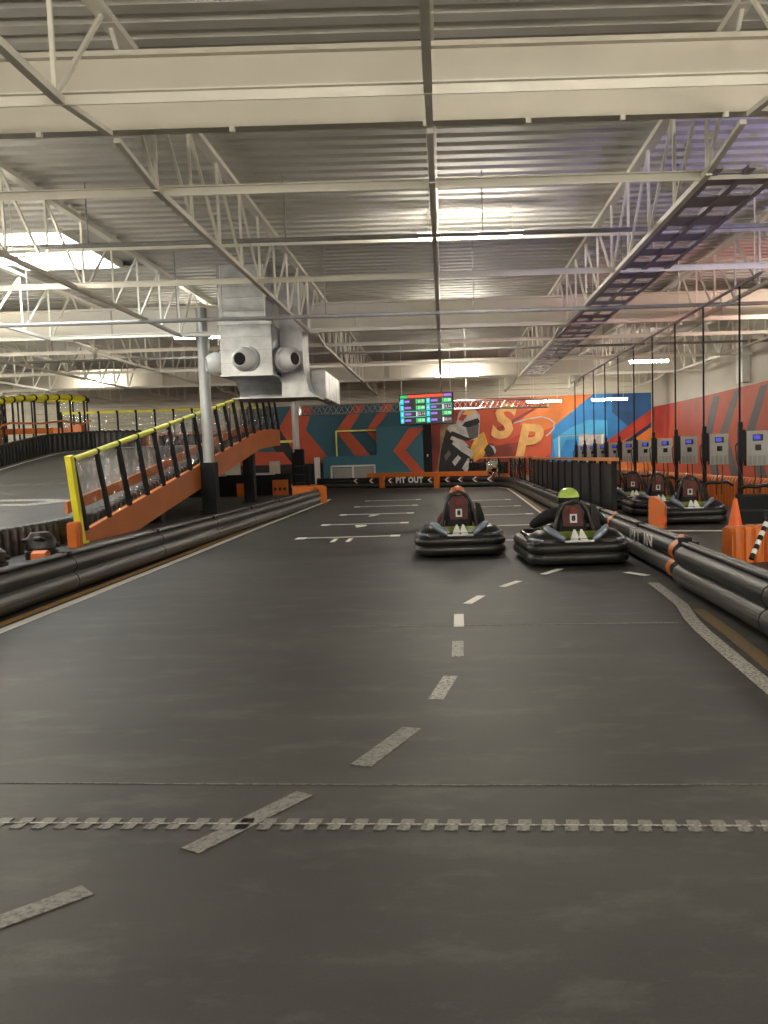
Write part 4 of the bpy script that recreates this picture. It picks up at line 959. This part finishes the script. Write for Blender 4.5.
# black block and orange shield
t = thing('black_barrier_block', 'black barrier block at the right edge before the nearest charger', 'barrier', (6.6, 18.2, 0))
MB().sweep([(6.0, 18.6), (7.0, 18.3), (9.5, 17.6)], [(-.14, 0), (.14, 0), (.14, .56), (.10, .60), (-.10, .60), (-.14, .56)]).build('block_body', M_matte, t); MB().sweep([(6.05, 18.43), (9.45, 17.44)], [(-.02, .25), (.02, .25), (.02, .29), (-.02, .29)]).build('block_groove', M_black, t)
t = thing('orange_end_shield', 'orange rounded plastic end shield before the nearest parked kart', 'barrier', (4.25, 18.0, 0))
sh = [(4.04, 17.9, 0), (4.36, 17.9, 0), (4.36, 17.9, .42), (4.32, 17.9, .50), (4.24, 17.9, .58), (4.14, 17.9, .645), (4.07, 17.9, .64), (4.04, 17.9, .57)]
MB().poly(sh, (.1, .22, 0)).build('shield_body', M_orange, t)
MB().poly([(4.20, 17.89, .12), (4.38, 17.89, .12), (4.38, 17.89, .24), (4.20, 17.89, .24)], (0, .012, 0)).build('shield_decal', M_cone, t)
# cone
cx_, cy_ = 5.45, 16.9
t = thing('traffic_cone', 'bright orange traffic cone in the pit lane', 'cone', (cx_, cy_, 0))
MB().lathe([(.15, .035), (.14, .05), (.035, .60), (.028, .61), (.012, .60)], 20, c=(cx_, cy_, 0)).build('cone_body', M_cone, t, smooth=.8); MB().box(cx_ - .19, cx_ + .19, cy_ - .19, cy_ + .19, 0, .035).build('cone_base', M_cone, t)
# hazard strap
t = thing('striped_strap', 'black and white striped strap slanting over the right rail', 'strap', (3.0, 9.0, .5))
p, q = Vector((3.08, 9.05, .43)), Vector((3.36, 9.3, .86))
for i in range(10):
    a, b = p.lerp(q, i / 10), p.lerp(q, (i + 1) / 10)
    MB().tube([a, b], .028, 8).build('strap_band', (M_matte, M_white)[i % 2], t, smooth=.9)
MB().box(-.05, .05, -.05, .05, -.06, .02, R=Matrix.Identity(3), c=q + Vector((.0, 0, .02))).build('strap_clip', M_matte, t)
MB().tube([q + Vector((0, 0, 0)), Vector((3.38, 9.32, 0))], .03, 8).build('strap_post', M_matte, t)
tag(flat('pit_line', [(3.9, 17.35), (6.0, 16.7), (6.0, 16.82), (3.9, 17.5)], M_pclean))

# ================================================================== KARTS
def kart():
    t = thing('go_kart', '', 'go-kart', (0, 0, 0), 'go-karts')
    def ring(hx, y0, y1, r, n=6):
        out = []
        for cx, cy, a0 in ((hx - r, y0 + r, -90), (hx - r, y1 - r, 0), (-hx + r, y1 - r, 90), (-hx + r, y0 + r, 180)):
            for i in range(n + 1):
                a = math.radians(a0 + 90 * i / n); out.append((cx + r * math.cos(a), cy + r * math.sin(a)))
        return out
    pr = [(-.11, .05), (-.03, .045), (.0, .07), (.015, .12), (.0, .17), (-.025, .19), (-.0, .21), (.012, .255), (.0, .30), (-.04, .33), (-.11, .33)]
    MB().sweep(ring(.70, -1.0, 1.0, .24), pr, True).build('bumper', M_black, t, smooth=.7)
    MB().sweep(ring(.60, -.9, .9, .16), [(-.03, .33), (.0, .34), (.0, .38), (-.03, .39)], True).build('bumper_rim', M_black, t, smooth=.7)
    MB().box(-.58, .58, -.86, .88, .07, .10).build('floor_pan', M_matte, t)
    for sx in (-1, 1):
        for y, r, wd in ((-.62, .15, .2), (.62, .135, .14)):
            R = Matrix.Rotation(PI / 2, 3, 'Y')
            w_ = MB().lathe([(r * .55, -wd / 2), (r * .9, -wd / 2), (r, -wd / 2 + .025), (r, wd / 2 - .025), (r * .9, wd / 2), (r * .55, wd / 2)], 20, R=R, c=(sx * .49, y, r)).build('tyre', M_tyre, t, smooth=.7)
            MB().lathe([(r * .56, -wd * .4), (r * .5, -wd * .42), (.03, -wd * .3), (.03, wd * .3), (r * .5, wd * .42), (r * .56, wd * .4)], 14, R=R, c=(sx * .49, y, r)).build('wheel', M_rim, w_)
        # rear wheel fairing: a smooth hump
        f = MB(); rows = []
        for i, (y, h, wd) in enumerate([(-.92, .36, .16), (-.86, .44, .19), (-.74, .49, .21), (-.58, .50, .22), (-.42, .47, .22), (-.25, .42, .2), (.1, .37, .18), (.5, .36, .15)]):
            rows.append([(sx * .46 + wd * math.cos(a), y, .30 + (h - .30) * math.sin(a)) for a in [PI * k / 8 for k in range(9)]])
        vs = [p for r in rows for p in r]
        f.add(vs, [(i * 9 + k, i * 9 + k + 1, (i + 1) * 9 + k + 1, (i + 1) * 9 + k) for i in range(7) for k in range(8)] + [tuple(range(9)), tuple(63 + k for k in range(9))])
        f.build('wheel_fairing', M_black, t, smooth=.9)
        MB().tube([(sx * .20, -.90, .37), (sx * .27, -.88, .42), (sx * .36, -.80, .475), (sx * .42, -.66, .515)], [.035, .05, .055, .04], 10).build('exhaust_cover', M_silver, t, smooth=.9)
        MB().tube([(sx * .50, -.955, .36), (sx * .60, -.88, .375), (sx * .655, -.7, .37)], .022, 8).build('side_trim', M_silver, t, smooth=.9)
    MB().poly([(-.26, -.86, .37), (.26, -.86, .37), (.30, -.60, .46), (-.30, -.60, .46)], (0, .02, -.03)).build('rear_deck', M_lime, t)
    v = MB()
    v.poly([(-.13, -.895, .35), (-.03, -.895, .35), (.0, -.87, .40), (-.035, -.80, .50), (-.06, -.80, .50)], (0, -.02, 0)); v.poly([(.13, -.895, .35), (.03, -.895, .35), (.0, -.87, .40), (.035, -.80, .50), (.06, -.80, .50)], (0, -.02, 0))
    v.build('rear_badge', M_white, t); MB().box(-.20, .20, -.93, -.885, .335, .36).build('rear_strip', M_white, t)
    # seat shell
    st = MB(); prs = [(-.28, .10), (-.22, .06), (-.2, .05)]
    rows = []
    for y, z, wd in ((.42, .26, .20), (.25, .15, .22), (.0, .13, .22), (-.16, .18, .22), (-.26, .36, .22), (-.32, .58, .21), (-.35, .72, .17)):
        rows.append([(-wd, y - .02, z + .10), (-wd * .8, y, z + .02), (0, y, z), (wd * .8, y, z + .02), (wd, y - .02, z + .10)])
    st.add([p for r in rows for p in r], [(i * 5 + k, i * 5 + k + 1, i * 5 + k + 6, i * 5 + k + 5) for i in range(6) for k in range(4)])
    s = st.build('seat', M_seat, t, smooth=.9); so = s.modifiers.new('thick', 'SOLIDIFY'); so.thickness = .025
    hp = []
    for x, z in ((-.29, .36), (-.25, .60), (-.20, .82), (-.13, .95), (0, 1.0), (.13, .95), (.20, .82), (.25, .60), (.29, .36)): hp.append((x, -.50 + .06 * (z - .36), z))
    MB().tube(hp, .030, 10).build('roll_hoop', M_black, t, smooth=.9)
    MB().poly([(-.14, -.48, .56), (.14, -.48, .56), (.15, -.46, .84), (.10, -.45, .92), (-.10, -.45, .92), (-.15, -.46, .84)], (0, .05, 0)).build('head_pad', M_redpad, t)
    hpz = MB().poly([(-.19, -.47, .36), (.19, -.47, .36), (.17, -.46, .60), (-.17, -.46, .60)], (0, .04, 0)); hpz.build('hoop_panel', M_matte, t)
    pl = MB().box(-.05, .05, -.505, -.485, .60, .725).build('number_plate', M_white, t)
    dg = link('plate_digit', text_mesh('plate_digit', '8', .10, M_matte, .002, 0, .006), pl); dg.matrix_basis = basis((1, 0, 0), (0, 0, 1), (0, -1, 0), (0, -.507, .662))
    MB().lathe([(.0, 0), (.055, 0), (.05, .012), (.0, .014)], 14, R=Matrix.Rotation(PI / 2, 3, 'X'), c=(0, -.475, .83)).build('pad_badge', M_mdred, t)
    MB().poly([(.30, -.38, .36), (.44, -.34, .38), (.40, -.36, .62), (.34, -.38, .80), (.27, -.40, .82), (.27, -.40, .70)], (0, .07, 0)).build('side_box', M_black, t)
    sw = [(.14 * math.cos(2 * PI * k / 16), .52 + .08 * math.sin(2 * PI * k / 16), .58 + .12 * math.sin(2 * PI * k / 16)) for k in range(16)]
    wh = MB().tube(sw, .016, 8, closed=True).build('steering_wheel', M_matte, t, smooth=.9)
    MB().tube([(0, .52, .58), (0, .80, .36)], .018, 8).bar((-.13, .52, .58), (.13, .52, .58), .03, .012).build('steering_column', M_rim, t)
    MB().poly([(-.30, .62, .36), (.30, .62, .36), (.22, .96, .30), (-.22, .96, .30)], (0, 0, .08)).build('nose_cone', M_lime, t)
    return t
# ------------------------------------------------------------------ drivers
def skin_body(name, joints, links, m, parent, root=0):
    me = bpy.data.meshes.new(name); me.from_pydata([j[:3] for j in joints], links, [])
    o = bpy.data.objects.new(name, me); C.objects.link(o)
    o.modifiers.new('skin', 'SKIN'); 
    if not me.skin_vertices: me.skin_vertices.new() if hasattr(me.skin_vertices, 'new') else None
    sv = me.skin_vertices[0].data
    for i, j in enumerate(joints): sv[i].radius = (j[3], j[4] if len(j) > 4 else j[3])
    sv[root].use_root = True
    su = o.modifiers.new('sub', 'SUBSURF'); su.levels = 1; su.render_levels = 2
    dg = bpy.context.evaluated_depsgraph_get(); nm = bpy.data.meshes.new_from_object(o.evaluated_get(dg))
    bpy.data.objects.remove(o); bpy.data.meshes.remove(me)
    nm.name = name; nm.materials.clear(); nm.materials.append(m); nm.polygons.foreach_set('use_smooth', [True] * len(nm.polygons))
    return link(name, nm, parent)
def driver(label, top_m, hel_m, lean, spread, hz, sc=1.0):
    t = thing('person', label, 'person', (0, 0, 0))
    x = lean
    J = [(0, -.06, .26, .16, .13), (x * .3, -.13, .42, .165, .13), (x * .7, -.17, .58, .18, .13), (x * .9, -.16, .68, .12, .11), (x, -.12, .76, .06), (x, -.09, .82, .055),     # pelvis, waist, chest, shoulders, neck, head root
         (.19 * spread + x, -.15, .67, .085), (.32 * spread + x * .6, .06, .50, .062), (.20, .36, .545, .047), (.135, .46, .585, .036),
         (-.19 * spread + x, -.15, .67, .085), (-.32 * spread + x * .6, .06, .50, .062), (-.20, .36, .545, .047), (-.135, .46, .585, .036),
         (.11, .02, .24, .10), (.17, .36, .42, .075), (.15, .66, .24, .055), (.15, .76, .26, .04), (.15, .86, .32, .03),
         (-.11, .02, .24, .10), (-.17, .36, .42, .075), (-.15, .66, .24, .055), (-.15, .76, .26, .04), (-.15, .86, .32, .03)]
    E = [(0, 1), (1, 2), (2, 3), (3, 4), (4, 5), (3, 6), (6, 7), (7, 8), (8, 9), (3, 10), (10, 11), (11, 12), (12, 13), (0, 14), (14, 15), (15, 16), (16, 17), (17, 18), (0, 19), (19, 20), (20, 21), (21, 22), (22, 23)]
    skin_body('body', J, E, top_m, t)
    # trousers over the legs
    LJ = [(0, -.06, .25, .165, .14)] + [(j[0], j[1], j[2], j[3] + .012) for j in J[14:18]] + [(j[0], j[1], j[2], j[3] + .012) for j in J[19:23]]
    skin_body('trousers', LJ, [(0, 1), (1, 2), (2, 3), (3, 4), (0, 5), (5, 6), (6, 7), (7, 8)], M_jean, t)
    for sx in (-1, 1):   # hands closed on the wheel rim
        hj = [(sx * .145, .45, .58, .03), (sx * .14, .485, .60, .034)]; he = [(0, 1)]
        for f in range(4):
            n = len(hj); yy = .50 + .012 * (f - 1.5); zz = .605 + .019 * (1.5 - f)
            hj += [(sx * .145, yy + .012, zz + .012, .0095), (sx * .135, yy + .04, zz + .006, .009), (sx * .118, yy + .035, zz - .008, .0085), (sx * (.112 + .003 * abs(f - 1)), yy + .012, zz - .012, .008)]
            he += [(1, n), (n, n + 1), (n + 1, n + 2), (n + 2, n + 3)]
        n = len(hj); hj += [(sx * .128, .47, .61, .011), (sx * .112, .49, .62, .010), (sx * .108, .51, .615, .009)]; he += [(0, n), (n, n + 1), (n + 1, n + 2)]
        skin_body('hand', hj, he, M_skin, t)
    # head with a face inside the helmet
    hc = Vector((x * 1.02, -.05, hz))
    vs = []; n = 16; prof = [(-.125, .03), (-.115, .05), (-.09, .062), (-.05, .072), (0, .078), (.05, .076), (.09, .058), (.115, .025)]
    hd = MB(); L0 = len(prof)
    for z, r in prof:
        for k in range(n):
            a = 2 * PI * k / n; px, py = r * math.cos(a), r * 1.18 * math.sin(a)
            if math.sin(a) > .92 and -.06 < z < .01: py += .018      # nose
            if math.sin(a) > .8 and .0 < z < .06 and abs(math.cos(a)) > .2: py -= .006   # eye sockets
            vs.append(hc + Vector((px, py, z)))
    hd.add(vs, [(i * n + k, i * n + (k + 1) % n, (i + 1) * n + (k + 1) % n, (i + 1) * n + k) for i in range(L0 - 1) for k in range(n)] + [tuple(range(n))[::-1], tuple((L0 - 1) * n + k for k in range(n))])
    h = hd.build('head', M_skin, t, smooth=1.2)
    for sx in (-1, 1): MB().lathe([(.0, -.008), (.011, -.003), (.011, .004), (0, .008)], 10, R=Matrix.Rotation(PI / 2, 3, 'X'), c=hc + Vector((sx * .03, .083, .02))).build('eye', M_visor, h)
    MB().box(-.024, .024, -.004, .004, -.004, .004, R=Matrix.Identity(3), c=hc + Vector((0, .082, -.065))).build('mouth', M_redpad, h)
    # helmet: open in front, neck roll below
    hm = MB(); vs = []; rows = 10; n = 24
    for i in range(rows + 1):
        th = math.radians(4 + 118 * i / rows)
        for k in range(n):
            a = 2 * PI * k / n; r = .140 * math.sin(th); y = 1.14 * r * math.sin(a); z = .150 * math.cos(th)
            if i > 7: r *= 1.02
            vs.append(hc + Vector((r * math.cos(a), y, z + .015)))
    fs = []
    for i in range(rows):
        for k in range(n):
            a = 2 * PI * (k + .5) / n
            if 5 <= i <= 7 and math.sin(a) > .62: continue
            fs.append((i * n + k, i * n + (k + 1) % n, (i + 1) * n + (k + 1) % n, (i + 1) * n + k))
    fs.append(tuple(range(n)))
    hm.add(vs, fs); o = hm.build('helmet', hel_m, t, smooth=1.2); so = o.modifiers.new('thick', 'SOLIDIFY'); so.thickness = .02
    bnd = MB(); R_ = .147
    bnd.add([hc + Vector((R_ * math.cos(a), 1.14 * R_ * math.sin(a), z)) for z in (-.055, .025) for a in [math.radians(195 + 150 * k / 12) for k in range(13)]], [(k, k + 1, 14 + k, 13 + k) for k in range(12)])
    bnd.build('helmet_back_band', M_visor, o, smooth=1.2)
    vz = MB().add([hc + Vector((.143 * math.cos(a), 1.15 * .143 * math.sin(a), z)) for z in (-.045, .05) for a in [math.radians(35 + 110 * k / 12) for k in range(13)]], [(k, k + 1, 14 + k, 13 + k) for k in range(12)])
    vz.build('visor', M_visor, o, smooth=1.2)
    MB().tube([hc + Vector((.11 * math.cos(2 * PI * k / 16), .12 * math.sin(2 * PI * k / 16), -.10)) for k in range(16)], .035, 8, closed=True).build('neck_roll', M_redpad, t, smooth=1.2)
    return t
k0 = kart()
drv = [(.20, 14.72, 1.0, 'black go-kart driving away in the middle of the track, orange-helmeted driver aboard'), (1.78, 13.18, 2.5, 'black go-kart hugging the right barrier, driver in green helmet aboard')]
prk = [(5.22, 19.55), (5.20, 22.35), (5.18, 25.1), (5.2, 27.85), (5.2, 30.6)]
pl = ['nearest the camera', 'second from the near end', 'third from the near end', 'fourth from the near end', 'farthest of the row']
for i in range(7):
    o = k0 if i == 0 else copy_tree(k0)
    if i < 2: o.location = (drv[i][0], drv[i][1], 0); o.rotation_euler.z = math.radians(drv[i][2]); o['label'] = drv[i][3]
    else:
        o.location = (prk[i - 2][0], prk[i - 2][1], 0); o.rotation_euler.z = math.radians((-4, -3, -5, -4, -4)[i - 2]); o['label'] = 'empty black go-kart parked at the chargers, ' + pl[i - 2]
for ch in [c for c in bpy.data.objects if c.parent is not None and c.parent.get('label', '') == drv[1][3]]:
    if ch.name.split('.')[0] in ('roll_hoop', 'head_pad', 'pad_badge'): ch.scale.z = .80; ch.location.z = .36 * .20
    if ch.name.split('.')[0] in ('number_plate',): ch.location.z = -.03
d = driver('person in a rust jacket and orange helmet driving the middle kart away', M_clothr, M_helo, 0.0, .95, .915); d.location = (.20, 14.72, 0); d.rotation_euler.z = math.radians(1)
d = driver('person in a black hoodie and lime green helmet driving the kart by the right barrier', M_cloth, M_helg, -.03, 1.5, .87); d.location = (1.83, 13.18, 0); d.rotation_euler.z = math.radians(2.5)
d.scale = (1.14, 1.0, 1.02)
# coloured wash lights standing by the right wall, out of the frame
for (x, y, z, tx, ty, tz, col, pw, nm) in ((10.9, 11.0, 3.8, 5.6, 18, 6.8, (.35, .28, 1.0), 520, 'violet'), (11.2, 20, 3.8, 4.4, 33, 6.8, (1.0, .25, .3), 260, 'red')):
    t = thing('wash_light', '%s wash light standing by the right wall outside the picture' % nm, 'light', (x, y, 0))
    MB().tube([(x, y, .05), (x, y, z - .2)], .03, 8).build('light_stand', M_matte, t); MB().box(x - .3, x + .3, y - .3, y + .3, 0, .05).build('stand_base', M_matte, t)
    d_ = (Vector((tx, ty, tz)) - Vector((x, y, z))).normalized()
    MB().tube([Vector((x, y, z)) - d_ * .25, Vector((x, y, z)) - d_ * .02], .12, 14).build('lamp_head', M_matte, t, smooth=.9)
    ld = bpy.data.lights.new('wash_lamp', 'SPOT'); ld.energy = pw; ld.color = col; ld.spot_size = math.radians(52); ld.spot_blend = .6; ld.shadow_soft_size = .06
    lo = bpy.data.objects.new('wash_lamp', ld); C.objects.link(lo); lo.parent = t
    s_, u_ = frame(d_); lo.matrix_basis = Matrix.Translation(Vector((0, 0, z))) @ Matrix(((s_.x, u_.x, -d_.x, 0), (s_.y, u_.y, -d_.y, 0), (s_.z, u_.z, -d_.z, 0), (0, 0, 0, 1)))
